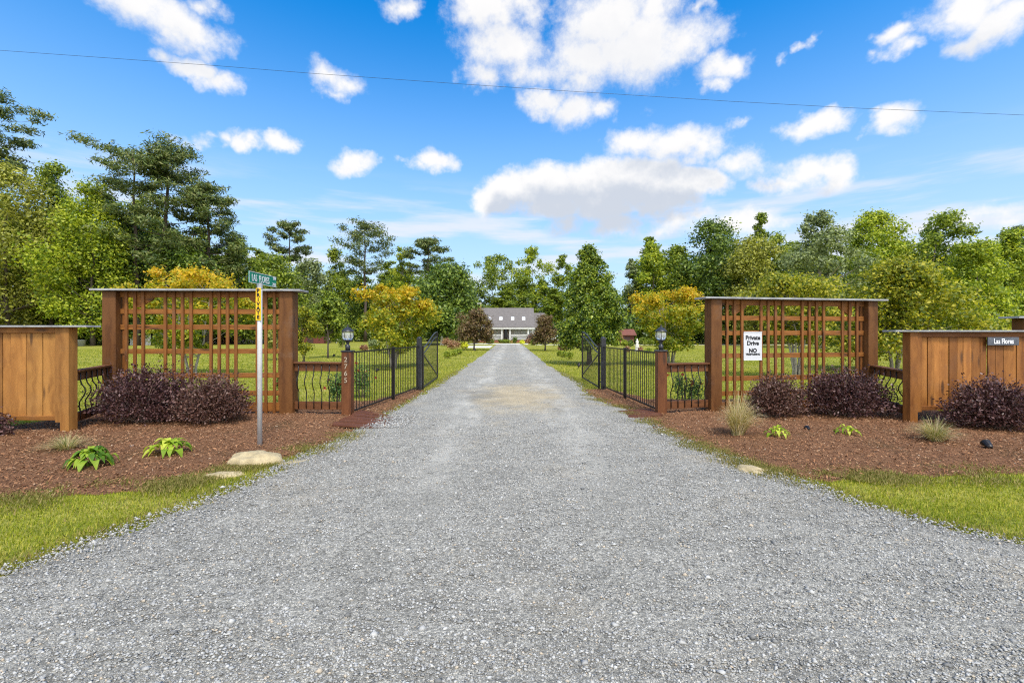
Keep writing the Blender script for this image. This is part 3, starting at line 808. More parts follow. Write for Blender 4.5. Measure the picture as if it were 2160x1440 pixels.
# ---------------------------------------------------------------- gate posts, lamps, iron fences, gates
def gate_post(label, p, w, z1):
    root = thing('gate_post', label, 'post', (*p, 0))
    post(MB(), p, w, z1).build('post', M['gatepost_wood'], root, .008)
    MB().box((p[0], p[1], z1 + .012), (w + .025, w + .025, .03)).build('cap', M['grey_metal'], root, .006)
    return root
GL, GR = (-3.14, 8.70), (2.90, 8.86)
gl = gate_post('square wooden gate post with the house number 2765', GL, .18, 1.25)
for i, ch in enumerate('2765'):
    lettering('number', ch, (GL[0] - .005, GL[1] - .096, 1.10 - i * .13), (1, 0, 0), (0, 0, 1), .132, M['number'], gl, .003, .001)
gate_post('square wooden gate post without a number, specked with pale flakes', GR, .18, 1.25)
def lamp(label, p, z):
    root = thing('post_lamp', label, 'lamp', (*p, z)); c = (p[0], p[1], z)
    MB().lathe(c, [(.045, 0), (.045, .09), (.030, .10), (.022, .13), (.040, .15), (.028, .165), (.075, .185), (.08, .20)], 16).build('base', M['grey_metal'], root, smooth=True)
    MB().lathe(c, [(.075, .201), (.098, .24), (.104, .29), (.098, .335), (.085, .352)], 20).build('glass_globe', M['lamp_glass'], root, smooth=True)
    MB().lathe(c, [(.012, .205), (.012, .30)], 8).build('bulb', M['trim'], root, smooth=True)
    for k in range(6):
        a = k * math.pi / 3 + .3
        path = [(p[0] + math.cos(a) * r, p[1] + math.sin(a) * r, z + h) for r, h in ((.078, .20), (.101, .24), (.108, .29), (.101, .335), (.09, .353))]
        MB().tube(path, .0045, 5).build('rib', M['grey_metal'], root)
    MB().lathe(c, [(.115, .353), (.118, .362), (.095, .385), (.055, .42), (.035, .435), (.016, .442), (.010, .46), (.016, .468), (.004, .49)], 18).build('roof', M['grey_metal'], root, smooth=True)
    return root
lamp('black lantern with clear globe on the post numbered 2765', GL, 1.278)
lamp('black lantern with clear globe on the unnumbered wooden post', GR, 1.278)

def iron_fence(label, A, B, z1, z0, hinge_top, npick):
    A = Vector((*A, 0)); B = Vector((*B, 0)); t = (B - A).normalized(); L = (B - A).length
    root = thing('metal_fence', label, 'fence', (A + B) / 2)
    rotz = Matrix.Rotation(math.atan2(t.y, t.x), 3, 'Z')
    def pt(s, z): return A + t * s + Vector((0, 0, z))
    mid = L * .51
    MB().box(pt(mid, (z1 + .03) / 2 - .05), (.065, .065, z1 + .03 + .1), rotz).build('post', M['black_metal'], root, .004)
    hp = MB().box(pt(L, hinge_top / 2 - .05), (.125, .125, hinge_top + .1), rotz).build('hinge_post', M['grey_metal'], root, .006)
    MB().lathe(pt(L, hinge_top), [(.07, 0), (.072, .015), (.05, .03), (.03, .045), (.004, .05)], 12).build('cap', M['grey_metal'], hp, smooth=True)
    for a, b in ((.02, mid - .034), (mid + .034, L - .064)):
        MB().bar(pt(a, z1 - .012), pt(b, z1 - .012), .025, .03).build('top_rail', M['black_metal'], root)
        MB().bar(pt(a, z0 + .012), pt(b, z0 + .012), .025, .03).build('bottom_rail', M['black_metal'], root)
        n = int(npick * (b - a) / L)
        for i in range(n):
            s = a + (b - a) * (i + .6) / (n + .2)
            MB().tube([pt(s, z0 + .028), pt(s, z1 - .028)], .008, 6).build('picket', M['black_metal'], root)
    return root
FL0, FL1 = (-3.05, 8.80), (-2.585, 12.7); FR0, FR1 = (2.86, 8.96), (2.565, 12.8)
iron_fence('black picket fence running back from the post numbered 2765', FL0, FL1, 1.25, .10, 1.46, 34)
iron_fence('black picket fence running back from the unnumbered lamp post', FR0, FR1, 1.23, .10, 1.46, 34)

def gate(label, A, B, post_p):
    """open leaf from hinge stile A to free stile B with an S-curved top"""
    A = Vector((*A, 0)); B = Vector((*B, 0)); t = (B - A).normalized(); L = (B - A).length
    root = thing('metal_gate', label, 'gate', A)
    rotz = Matrix.Rotation(math.atan2(t.y, t.x), 3, 'Z')
    def pt(s, z, o=0.0): return A + t * s + Vector((0, 0, z))
    def top(u): return 1.20 + .44 * (3 * u * u - 2 * u ** 3) + .03 * math.sin(u * math.pi)
    MB().box(pt(0, .64), (.05, .05, 1.22), rotz).build('hinge_stile', M['black_metal'], root, .004)
    MB().box(pt(L, .84), (.045, .045, 1.60), rotz).build('free_stile', M['black_metal'], root, .004)
    MB().bar(pt(.026, .07), pt(L - .023, .07), .04, .045).build('bottom_rail', M['gate_metal'], root, .003)
    us = [i / 16 for i in range(17)]
    for dz in (0, -.16):
        MB().tube([pt(.0 + L * u, top(u) + dz) for u in us], .019, 8).build('arched_rail', M['pole_metal'] if False else M['gate_metal'], root, smooth=True)
    MB().bar(pt(.03, 1.02), pt(L - .03, .16), .03, .035).build('brace', M['gate_metal'], root)
    n = 18
    for i in range(n):
        s = L * (i + 1) / (n + 1)
        MB().tube([pt(s, .093), pt(s, top(s / L) - .02)], .0065, 6).build('picket', M['black_metal'], root)
    q = Vector((*post_p, 0))
    for z in (.22, 1.05):
        MB().tube([q + Vector((0, 0, z)) + (A - q) * .35, A + Vector((0, 0, z))], .016, 6).build('hinge', M['grey_metal'], root)
    return root
gate('open iron gate leaf on the side of the numbered post', (-2.52, 12.86), (-2.60, 15.85), FL1)
gate('open iron gate leaf in front of the pyramidal pear tree', (2.475, 12.95), (2.45, 15.85), FR1)

def boardwalk(label, rows, sgn):
    """SGN +1: the far end (xb) sinks into the gravel; -1: the near end (xa) does"""
    root = thing('plank_ramp', label, 'ramp', (rows[0][1], rows[0][0], 0))
    for y, xa, xb in rows:
        za, zb = (.072, .004) if sgn > 0 else (.004, .066)
        MB().bar((xa, y, za), (xb, y, zb), .112, .03).build('plank', M['plank_wood'], root, .005)
    return root
boardwalk('wooden planks half buried in gravel below the numbered post', [(7.62 + .15 * i, -3.02 + .03 * random.Random(i).uniform(-1, 1), -1.95 - .06 * i + random.Random(i + 50).uniform(-.16, .16)) for i in range(10)], 1)
boardwalk('wooden planks half buried in gravel below the unnumbered lamp post', [(8.62 + .15 * i, 2.22 - .01 * i + random.Random(i + 9).uniform(-.12, .12), 2.84 - .006 * i) for i in range(5)], -1)

# ---------------------------------------------------------------- signs and the wire
def street_sign():
    p = gpt(548, 945); p.z = 0
    root = thing('street_sign', 'grey pole with a green street name blade and a yellow strip reading private', 'street sign', p)
    MB().tube([p + Vector((0, 0, -.1)), p + Vector((0, 0, 1.2)), p + Vector((0, 0, 2.285))], .0315, 16).build('pole', M['pole_metal'], root, smooth=True)
    MB().tube([p + Vector((0, 0, 2.225)), p + Vector((0, 0, 2.30))], .037, 14).build('bracket', M['galv'], root)
    x0, y0, y1 = p.x, p.y - .27, p.y + .44
    bl = MB().box((x0, (y0 + y1) / 2, 2.36), (.006, y1 - y0, .155)).build('name_blade', M['sign_green'], root, .001)
    for zz in (2.4335, 2.2865):
        MB().box((x0 + .0045, (y0 + y1) / 2, zz), (.003, y1 - y0 - .004, .007)).build('border', M['sign_white'], bl)
    MB().box((x0 + .0045, y0 + .006, 2.36), (.003, .008, .138)).build('border', M['sign_white'], bl)
    lettering('lettering', 'LAS  FLORES', (x0 + .0045, y0 + .29, 2.352), (0, 1, 0), (0, 0, 1), .135, M['sign_white'], bl, .002, .001, xs=.60)
    lettering('lettering', 'LN', (x0 + .0045, y1 - .055, 2.405), (0, 1, 0), (0, 0, 1), .062, M['sign_white'], bl, .002, .001)
    lettering('lettering', '200', (x0 + .0045, y1 - .065, 2.317), (0, 1, 0), (0, 0, 1), .062, M['sign_white'], bl, .002, .001)
    st = MB().box((p.x, p.y - .036, 2.005), (.072, .006, .45)).build('private_strip', M['sign_yellow'], root, .001)
    for i, ch in enumerate('PRIVATE'):
        lettering('lettering', ch, (p.x, p.y - .041, 2.19 - i * .061), (1, 0, 0), (0, 0, 1), .068, M['ink'], st, .002, .003)
street_sign()

def on_line(A, B, px, o):
    A = Vector(A); B = Vector(B); s = col_pos(A, B, [px])[0]; t = (B - A).normalized(); n = Vector((t.y, -t.x))
    q = A + t * s + n * o; return q, t, n
def drive_sign():
    q, t, n = on_line(RA, RBp, 1583.5, .064)
    root = thing('private_drive_sign', 'white notice reading private drive no trespassing on the trellis', 'sign', (q.x, q.y, 1.05))
    x = Vector((t.x, t.y, 0)); c = Vector((q.x, q.y, 1.345)); nv = Vector((n.x, n.y, 0)); z = Vector((0, 0, 1))
    hw, hh = .205, .29
    MB().prism([c - x * hw - z * hh, c + x * hw - z * hh, c + x * hw + z * hh, c - x * hw + z * hh], nv * -.006).build('board', M['sign_white'], root)
    w = .012
    for a, b, u in ((c - x * hw - z * (hh - w / 2), c + x * hw - z * (hh - w / 2), z), (c - x * hw + z * (hh - w / 2), c + x * hw + z * (hh - w / 2), z)):
        MB().bar(a + nv * .004, b + nv * .004, .006, w, side=nv).build('frame', M['sign_white'], root)
    for txt, dz, sz, fat, xs in (('Private', .165, .118, .0040, 1), ('Drive', .055, .118, .0040, 1), ('NO', -.095, .112, .0048, 1), ('TRESPASSING', -.168, .056, .0022, .97)):
        lettering('lettering', txt, c + z * dz + nv * .002, x, z, sz, M['ink'], root, .002, fat, xs=xs)
drive_sign()
def name_sign():
    q, t, n = on_line((6.98, 7.98), (14.5, 8.55), 2106, .062)
    x = Vector((t.x, t.y, 0)); nv = Vector((n.x, n.y, 0)); z = Vector((0, 0, 1)); c = Vector((q.x, q.y, 1.462))
    root = thing('name_sign', 'small slate plaque with white house name below the fence cap', 'sign', c)
    hw, hh = .30, .072
    MB().prism([c - x * hw - z * hh, c + x * hw - z * hh, c + x * hw + z * hh, c - x * hw + z * hh], nv * .02).build('board', M['slate'], root, .006)
    for s in (-.26, .26):
        MB().lathe(c + x * s + nv * .02 + z * .03, [(.007, 0), (.007, .004)], 8).build('screw', M['galv'], root)
    lettering('lettering', 'Las Flores', c + nv * .021 - z * .004, x, z, .128, M['chalk'], root, .002, .0014, xs=.74)
name_sign()
wp = [at(px, py, 14) for px, py in ((-900, 40), (-300, 84), (20, 108), (240, 123.5), (470, 140), (650, 154.5), (980, 178), (1200, 192.5), (1540, 214), (1800, 228), (2160, 243), (2600, 258), (3200, 270))]
wr = thing('overhead_wire', 'thin dark utility wire strung across the sky', 'wire', wp[6])
MB().tube(wp, .0050, 5).build('cable', M['grey_metal'], wr, smooth=True)

# ---------------------------------------------------------------- leaves
def leaves(centers, radii, counts, size, rng, aspect=.55, up=.5, shell=2.2, droop=0.0):
    """leaf quads spread through ellipsoid clumps"""
    centers = np.asarray(centers, float); radii = np.asarray(radii, float)
    idx = np.repeat(np.arange(len(centers)), counts); n = len(idx)
    u = rng.randn(n, 3); u /= np.linalg.norm(u, axis=1)[:, None] + 1e-9
    r = rng.rand(n) ** (1 / shell)
    lump = 1 + .25 * np.sin(u[:, 0] * 5 + idx) * np.cos(u[:, 1] * 4 + idx * 1.7) + .18 * rng.randn(n)
    p = centers[idx] + u * (r * lump)[:, None] * radii[idx]
    nr = u * .7 + np.array([0, 0, up]) + rng.randn(n, 3) * .55
    nr /= np.linalg.norm(nr, axis=1)[:, None]
    a = rng.randn(n, 3); a[:, 2] -= droop
    t = np.cross(nr, a); t /= np.linalg.norm(t, axis=1)[:, None] + 1e-9
    b = np.cross(nr, t)
    s = size * (.6 + .8 * rng.rand(n)); w = s * aspect
    fold = nr * (s * .12)[:, None]
    V = np.stack([p - t * s[:, None] * .5, p + b * w[:, None] * .5 - fold, p + t * s[:, None] * .5, p - b * w[:, None] * .5 - fold], 1)
    return V.reshape(-1, 3)
def quads(V): return np.arange(len(V)).reshape(-1, 4)

def env(kind, h):
    if kind == 'oval': return max(.12, math.sin(math.pi * min(.97, .08 + h * .90)) ** .7)
    if kind == 'tall': return max(.18, (1 - abs(2 * h - .8) ** 2.2 * .75) * (1 - h ** 3 * .55))
    if kind == 'pear': return float(np.interp(h, [0, .05, .18, .4, .63, .81, .93, 1], [.66, .84, .92, .78, .53, .34, .17, .05])) if True else (min(1, .55 + h * 2.4)) * (1 - h) ** .62 * 1.12 + .10 * (1 - h)
    if kind == 'vase': return (.45 + .55 * min(1, h * 1.5)) * (1 - max(0, h - .55) ** 2 * 3.2)
    if kind == 'dome': return max(.2, (1 - h ** 2.4)) ** .6
    if kind == 'cone': return max(.1, 1 - h) ** .8
    return 1.0

def tree(label, px, ptop, Y, hwpx, kind='oval', mat='leaf_mid', base=.25, clumps=34, cr=.33, leaf=.34, n=5500, seed=1,
         name='broadleaf_tree', cat='tree', group=None, trunk=.16, stems=1, lobes=.18, lean=(0, 0), barkm='bark', flat=.8, up=.5, shell=2.2, aspect=.55, dz=0.0, x=None, height=None, hw=None):
    rng = np.random.RandomState(seed); r = random.Random(seed)
    X = (px - CX) / F * Y if x is None else x
    Ht = H0 + (HY - ptop) / F * Y if height is None else height
    W = hwpx / F * Y * (1.2 if Y > 45 else 1) if hw is None else hw
    root = thing(name, label, cat, (X, Y, 0), group)
    z0 = Ht * base; Hc = Ht - z0
    cs = []; rd = []
    for i in range(clumps):
        for _ in range(40):
            h = (i + rng.rand()) / clumps
            e = env(kind, h)
            if rng.rand() < e + .12: break
        a = rng.rand() * 6.283; q = e * W * math.sqrt(rng.rand()) * (1 - cr * .55)
        if i % 3 == 0: q = e * W * (1 - cr * .45) * (.85 + .25 * rng.rand())
        q *= 1 + lobes * (math.sin(2 * a + seed) + .7 * math.sin(3 * a + 2.3 * seed + h * 4))
        k = (cr * 1.18 if Y > 45 else cr) * W * (.55 + .75 * rng.rand()) * (.55 + .5 * e)
        zc = z0 + h * Hc
        zc = min(zc, Ht - k * flat * .8)
        cs.append((X + q * math.cos(a) + lean[0] * h * Hc, Y + q * math.sin(a) + lean[1] * h * Hc, max(zc, z0 * .9 + k * flat * .5)))
        rd.append((k, k, k * flat * (.8 + .4 * rng.rand())))
    cs = np.array(cs); rd = np.array(rd)
    n = n * (3.2 if Y > 45 else 1.6); leaf = leaf * (1.08 if Y > 45 else .86)
    vol = rd[:, 0] ** 2; cnt = np.maximum(8, (n * vol / vol.sum()).astype(int))
    V = leaves(cs, rd, cnt, leaf, rng, aspect, up, shell)
    V[:, 2] = np.maximum(V[:, 2], .05)
    np_mesh('crown', V, quads(V), M[mat], root)
    mb = MB()
    topz = z0 + Hc * .72
    for s in range(stems):
        a = 6.283 * s / stems + r.random(); sp = (.0 if stems == 1 else W * .30)
        path = []; K = 7
        for i in range(K + 1):
            f = i / K; zz = f * topz
            path.append((X + math.cos(a) * sp * f ** .8 + lean[0] * max(0, zz - z0) + (r.gauss(0, .012) * Ht * f if i else math.cos(a) * .12 * (stems > 1)), Y + math.sin(a) * sp * f ** .8 + lean[1] * max(0, zz - z0) + r.gauss(0, .012) * Ht * f, zz - .1))
        tr = trunk * (1 if stems == 1 else .55)
        mb.tube(path, [tr * (1.25 if i == 0 else 1) * (1 - .8 * (i / K)) for i in range(K + 1)], 8)
        ids = [j for j in range(len(cs)) if j % stems == s]
        for j in ids[:26]:
            c = Vector(cs[j]); f = min(.95, max(.25, (c.z - Hc * .16 * r.uniform(.5, 1.4)) / topz)); i = min(K - 1, int(f * K)); u = f * K - i
            p0 = Vector(path[i]).lerp(Vector(path[i + 1]), u)
            mid = p0.lerp(c, .5) + Vector((0, 0, -.04 * Ht * r.random()))
            b = tr * (1 - .8 * f) * .55
            mb.tube([p0, mid, c], [b, b * .6, b * .22], 5, False)
    mb.build('trunk', M[barkm], root, smooth=True, fix=False)
    return root

def pine(label, px, ptop, Y, hwpx, crown=.5, seed=1, n=5200, leaf=.62, tr=.2, top='round', group=None, lean=0.0, layers=9, height=None, x=None, hw=None, dens=1.0):
    rng = np.random.RandomState(seed); r = random.Random(seed)
    X = (px - CX) / F * Y if x is None else x
    Ht = H0 + (HY - ptop) / F * Y if height is None else height
    W = hwpx / F * Y if hw is None else hw
    root = thing('pine_tree', label, 'tree', (X, Y, 0), group)
    mb = MB(); K = 9
    path = [Vector((X + lean * (i / K) ** 1.5 * Ht + r.gauss(0, .004) * Ht, Y + r.gauss(0, .004) * Ht, -.1 + (Ht * .965 + .1) * i / K)) for i in range(K + 1)]
    mb.tube(path, [1.25 * tr * (1.2 - 1.02 * (i / K)) for i in range(K + 1)], 8)
    def tp(f):
        f = min(.999, max(0, f)); i = int(f * K); return path[i].lerp(path[i + 1], f * K - i)
    z0 = 1 - crown; cs = []; rd = []
    for L in range(layers):
        h = (L + .3 * r.random()) / (layers - .5); f = z0 + (1 - z0) * h * .97
        if top == 'round': e = math.sin(math.pi * min(.93, .16 + .77 * h)) ** .8
        elif top == 'flat': e = .35 + .75 * h if h < .8 else .85
        else: e = (1 - h) ** .75 + .12
        nb = 4 if L < layers - 1 else 3
        a0 = r.random() * 6.283
        for k in range(nb):
            if r.random() < .12 and h < .7: continue
            a = a0 + 6.283 * k / nb + r.gauss(0, .25); ln = W * e * r.uniform(.62, 1.08)
            p0 = tp(f); end = p0 + Vector((math.cos(a) * ln, math.sin(a) * ln, ln * r.uniform(.05, .38)))
            mid = p0.lerp(end, .55) + Vector((0, 0, -.06 * ln))
            b = tr * (1.15 - f) * .42
            mb.tube([p0, mid, end], [b, b * .65, b * .25], 5, False)
            for q in ((1.0, .25), (.76, .23), (.5, .17)) if ln > W * .35 else ((1.0, .3), (.5, .24)):
                if q[0] < .6 and r.random() < .45: continue
                c = mid.lerp(end, (q[0] - .55) / .45) if q[0] > .55 else p0.lerp(mid, q[0] / .55)
                rr = W * q[1] * r.uniform(.75, 1.25)
                cs.append((c.x + r.gauss(0, .05) * W, c.y + r.gauss(0, .05) * W, c.z + rr * .25)); rd.append((rr, rr, rr * (.52 if top == 'round' else .36)))
    t = tp(.985); cs.append(tuple(t)); rd.append((W * .25, W * .25, W * .2))
    cs = np.array(cs); rd = np.array(rd); dens = dens * (1.9 if Y > 80 else 1.35)
    vol = rd[:, 0] ** 2; cnt = np.maximum(6, (1.5 * n * dens * vol / vol.sum()).astype(int))
    V = leaves(cs, rd, cnt, leaf * .95, rng, .24, .6, 2.8)
    np_mesh('crown', V, quads(V), M['pine'], root)
    mb.build('trunk', M['pine_bark'], root, smooth=True, fix=False)
    return root

def copy_thing(src, loc, rz, sc, label=None, group=None):
    c = src.copy(); COL.objects.link(c); c.location = loc; c.rotation_euler = (0, 0, rz); c.scale = sc
    if label: c['label'] = label
    if group: c['group'] = group
    for ch in list(src.children):
        d = ch.copy(); COL.objects.link(d); d.parent = c
    return c

# ---------------------------------------------------------------- trees on the lawn
def px_x(px, Y): return (px - CX) / F * Y
tree('pyramidal pear tree with glossy leaves just beyond the open gate leaf', 1243, 517, 23, 71, 'pear', 'leaf_pear', .165, 260, .22, .12, 26000, 3, 'pear_tree', trunk=.13, flat=1.0, shell=2.6, aspect=.75)
tree('golden leaved multi stem tree beside the numbered lantern and black fence', 830, 604, 21, 97, 'vase', 'leaf_gold', .20, 62, .23, .15, 9500, 5, 'crape_myrtle', stems=4, barkm='pale_bark', trunk=.09, flat=.72, shell=1.5, lobes=.26, aspect=.6)
tree('golden leaved multi stem tree beyond the unnumbered lamp post', 1415, 610, 23, 90, 'vase', 'leaf_gold', .24, 62, .23, .15, 9500, 6, 'crape_myrtle', stems=5, barkm='pale_bark', trunk=.09, flat=.72, shell=1.5, lobes=.26, aspect=.6)
tree('golden leaved multi stem tree behind the trellis with the street sign', 405, 564, 17, 118, 'vase', 'leaf_gold', .24, 62, .23, .13, 10500, 8, 'crape_myrtle', stems=4, barkm='pale_bark', trunk=.09, flat=.72, shell=1.5, lobes=.26, aspect=.6)
tree('large yellow green tree behind the gap between trellis and brown fence', 1888, 549, 19, 122, 'dome', 'leaf_goldgreen', .20, 90, .32, .15, 15000, 9, 'ornamental_tree', stems=3, barkm='pale_bark', trunk=.13, flat=.75, aspect=.65)
tree('yellow green multi stem tree behind the trellis with the private drive sign', 1680, 578, 16, 100, 'vase', 'leaf_goldgreen', .38, 60, .34, .12, 9500, 10, 'crape_myrtle', stems=5, barkm='pale_bark', trunk=.085, flat=.62, aspect=.6)
tree('small round green tree with thin straight trunk on the lawn', 692, 613, 29.5, 36, 'dome', 'leaf_mid', .33, 50, .36, .18, 5000, 12, 'young_tree', trunk=.06, aspect=.7)
tree('yellowish green sapling behind the trellis post near the street sign', 640, 648, 24, 34, 'oval', 'leaf_goldgreen', .2, 26, .36, .16, 2600, 13, 'young_tree', stems=3, trunk=.05)
tree('thin loose leaved sapling seen through the trellis beside the sign pole', 580, 652, 27, 27, 'oval', 'leaf_olive', .15, 24, .36, .17, 1500, 14, 'young_tree', stems=3, trunk=.05)
tree('copper brown small tree at the left front of the house', 1000, 652, 43, 42, 'dome', 'leaf_brown', .24, 44, .33, .22, 4600, 15, 'plum_tree', trunk=.09, flat=.9)
tree('copper brown small tree at the right front of the house', 1150, 664, 42, 31, 'dome', 'leaf_brown', .24, 40, .33, .20, 3800, 16, 'plum_tree', trunk=.08, flat=.9)
tree('big dark green broadleaf tree between golden tree and copper tree', 942, 556, 66, 62, 'dome', 'leaf_dark', .16, 60, .34, .42, 7000, 17, trunk=.25)
tree('slim pale trunked tree behind the golden tree by the numbered post', 868, 640, 57, 34, 'oval', 'leaf_mid', .35, 24, .38, .34, 2600, 18, 'young_tree', barkm='pale_bark', trunk=.13)

# ---------------------------------------------------------------- woodland edge, photo left
pine('very tall pine cut off by the frame above the honey board fence', -22, 204, 60, 95, .34, 31, 4200, .6, .34, 'flat')
pine('tall pine with wide flat crown leaning toward its taller neighbour', 288, 306, 60, 105, .36, 32, 3600, .55, .26, 'flat', lean=-.02)
pine('tallest full pine right of the flat crowned pine', 352, 292, 61, 104, .66, 33, 6800, .6, .32, 'cone', layers=13)
pine('dense dark pine on the shoulder of the tall pine', 440, 382, 63, 74, .70, 34, 5600, .6, .26, 'round', layers=11)
pine('small round headed pine above the trees near the sign blade', 611, 466, 84, 46, .30, 35, 2000, .6, .2, 'round', layers=6)
pine('open pine with bare dark trunk and round head against the sky', 770, 466, 84, 62, .42, 36, 2400, .62, .22, 'round', layers=7, dens=.8)
pine('slender pine with ragged crown left of the big dark tree', 903, 498, 88, 44, .42, 37, 2100, .65, .2, 'round', layers=7)
tree('olive brown leafy tree at the edge of the wood above the honey fence', 15, 342, 57, 100, 'oval', 'leaf_olive', .10, 80, .32, .34, 8200, 41, trunk=.3)
tree('fresh green tree between the olive tree and the lime green tree', 108, 340, 62, 62, 'tall', 'leaf_mid', .14, 46, .34, .34, 5200, 42, trunk=.26)
tree('lime green leafy tree lit brightest at the wood edge', 196, 385, 58, 72, 'tall', 'leaf_bright', .10, 60, .32, .32, 7200, 43, trunk=.26)
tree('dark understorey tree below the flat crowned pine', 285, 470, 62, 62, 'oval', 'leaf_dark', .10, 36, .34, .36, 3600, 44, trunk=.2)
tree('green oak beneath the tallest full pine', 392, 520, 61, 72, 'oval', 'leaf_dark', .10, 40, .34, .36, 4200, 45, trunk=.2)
tree('mid green tree where the wood edge steps down from the pines', 505, 505, 66, 52, 'tall', 'leaf_mid', .10, 40, .34, .36, 3800, 46, trunk=.2)
tree('low broad green tree behind the green street name blade', 575, 535, 72, 58, 'dome', 'leaf_mid', .08, 40, .34, .38, 3800, 47, trunk=.2)
tree('dusky green tree below the small round headed pine', 645, 545, 78, 46, 'dome', 'leaf_grey', .10, 36, .34, .4, 3000, 48, trunk=.2)
tree('airy tree beside the open pine with bare trunk', 712, 522, 86, 42, 'tall', 'leaf_mid', .15, 30, .30, .42, 2300, 49, trunk=.16)
tree('narrow light green tree between the two round headed pines', 850, 520, 90, 34, 'tall', 'leaf_bright', .15, 28, .32, .42, 2000, 50, trunk=.16)
# behind the house
tree('airy spreading tree behind the left end of the house roof', 1040, 537, 112, 52, 'vase', 'leaf_mid', .30, 70, .19, .46, 2500, 51, trunk=.22, shell=2.6)
tree('tallest airy tree behind the middle of the house roof', 1122, 521, 114, 50, 'tall', 'leaf_bright', .25, 70, .19, .46, 2700, 52, trunk=.22, shell=2.6)
tree('ragged airy tree behind the garage wing of the house', 1186, 536, 112, 36, 'tall', 'leaf_mid', .2, 60, .21, .46, 2200, 53, trunk=.2)
# ---------------------------------------------------------------- woodland edge, photo right
tree('sparse thin tree just past the pyramidal pear tree', 1330, 546, 78, 26, 'tall', 'leaf_grey', .25, 22, .30, .4, 1200, 61, trunk=.12)
tree('slim fresh green tree behind the golden tree by the lamp post', 1378, 512, 72, 42, 'tall', 'leaf_bright', .15, 40, .32, .36, 3600, 62, trunk=.18)
tree('second slim green tree next to the broad dark oak', 1432, 520, 70, 36, 'tall', 'leaf_mid', .15, 34, .32, .36, 2800, 63, trunk=.18)
tree('broad dark oak with arching crown behind the sign trellis', 1507, 465, 66, 66, 'dome', 'leaf_dark', .15, 56, .30, .36, 5200, 64, trunk=.28)
tree('thin topped green tree rising behind the pale olive tree', 1612, 448, 70, 44, 'tall', 'leaf_mid', .3, 36, .26, .36, 2600, 65, trunk=.2)
tree('pale olive rounded tree in front of the arching dark oak', 1592, 500, 60, 60, 'dome', 'leaf_olive', .12, 52, .32, .32, 5000, 66, trunk=.2)
tree('grey green open tree with thick flared trunk seen through the trellis', 1730, 446, 48, 76, 'tall', 'leaf_grey', .28, 60, .24, .27, 5200, 67, trunk=.42, barkm='pale_bark')
tree('dense bright green tree right of the grey green open tree', 1842, 446, 60, 56, 'oval', 'leaf_bright', .2, 56, .30, .31, 5600, 68, trunk=.24)
tree('windblown green tree with branches reaching up to one side', 1958, 450, 58, 62, 'vase', 'leaf_mid', .25, 40, .24, .31, 3600, 69, trunk=.24, lean=(.10, 0))
tree('bright green tree standing behind the brown fence', 2060, 508, 50, 66, 'dome', 'leaf_bright', .1, 60, .30, .27, 6200, 70, trunk=.22)
tree('tall leafy tree at the frame edge above the slate name sign', 2135, 482, 54, 56, 'tall', 'leaf_bright', .1, 50, .30, .3, 5000, 71, trunk=.22)
pine('dark pine top at the frame edge above the capped trellis post', 2168, 466, 62, 46, .5, 72, 2600, .55, .24, 'round', layers=8)

# filler: the depth of the wood behind the front row, and its undergrowth
fill_src = []
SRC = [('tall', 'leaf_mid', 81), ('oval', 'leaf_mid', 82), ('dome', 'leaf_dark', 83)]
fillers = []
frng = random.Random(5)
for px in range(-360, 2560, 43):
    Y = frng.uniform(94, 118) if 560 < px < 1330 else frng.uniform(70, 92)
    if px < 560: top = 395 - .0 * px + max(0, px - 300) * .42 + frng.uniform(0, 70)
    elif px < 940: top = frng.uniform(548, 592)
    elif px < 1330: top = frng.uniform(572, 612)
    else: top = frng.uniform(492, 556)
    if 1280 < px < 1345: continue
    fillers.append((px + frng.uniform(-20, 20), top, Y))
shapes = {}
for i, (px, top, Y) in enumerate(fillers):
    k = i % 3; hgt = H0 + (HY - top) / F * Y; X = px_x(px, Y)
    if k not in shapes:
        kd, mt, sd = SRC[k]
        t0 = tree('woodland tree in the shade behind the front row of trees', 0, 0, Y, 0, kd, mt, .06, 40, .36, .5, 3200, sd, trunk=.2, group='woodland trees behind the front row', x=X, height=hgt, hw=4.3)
        shapes[k] = (t0, hgt)
    else:
        t0, h0 = shapes[k]; s = hgt / h0; sx = frng.uniform(.9, 1.3)
        copy_thing(t0, (X, Y, 0), frng.uniform(0, 6.28), (sx, sx, s))
# undergrowth bushes along the foot of the wood
def bush(label, X, Y, w, h, mat, n=1500, leaf=.2, seed=1, name='shrub', cat='shrub', group=None, clumps=14, aspect=.6, flat=.9, stem=True):
    rng = np.random.RandomState(seed); root = thing(name, label, cat, (X, Y, 0), group)
    cs = []; rd = []
    for i in range(clumps):
        a = rng.rand() * 6.283; q = w * .62 * math.sqrt(rng.rand()); k = w * .42 * (.7 + .5 * rng.rand())
        hh = h * math.sqrt(max(.05, 1 - (q / w) ** 2))
        cs.append((X + q * math.cos(a), Y + q * math.sin(a), max(.12 * h, hh - k * h / w * .75) if i % 2 else hh * .45)); rd.append((k, k, k * h / w * flat))
    vol = np.array(rd)[:, 0] ** 2; V = leaves(cs, rd, np.maximum(5, (n * vol / vol.sum()).astype(int)), leaf, rng, aspect)
    V[:, 2] = np.maximum(V[:, 2], .01)
    np_mesh('foliage', V, quads(V), M[mat], root)
    if stem:
        mb = MB()
        for i in range(5):
            a = i * 1.26 + .3; mb.tube([(X + .05 * math.cos(a), Y + .05 * math.sin(a), -.05), (X + w * .3 * math.cos(a), Y + w * .3 * math.sin(a), h * .6)], [.02 * max(1, w), .008 * max(1, w)], 5)
        mb.build('stem', M['twig'], root, fix=False)
    return root
ug = []
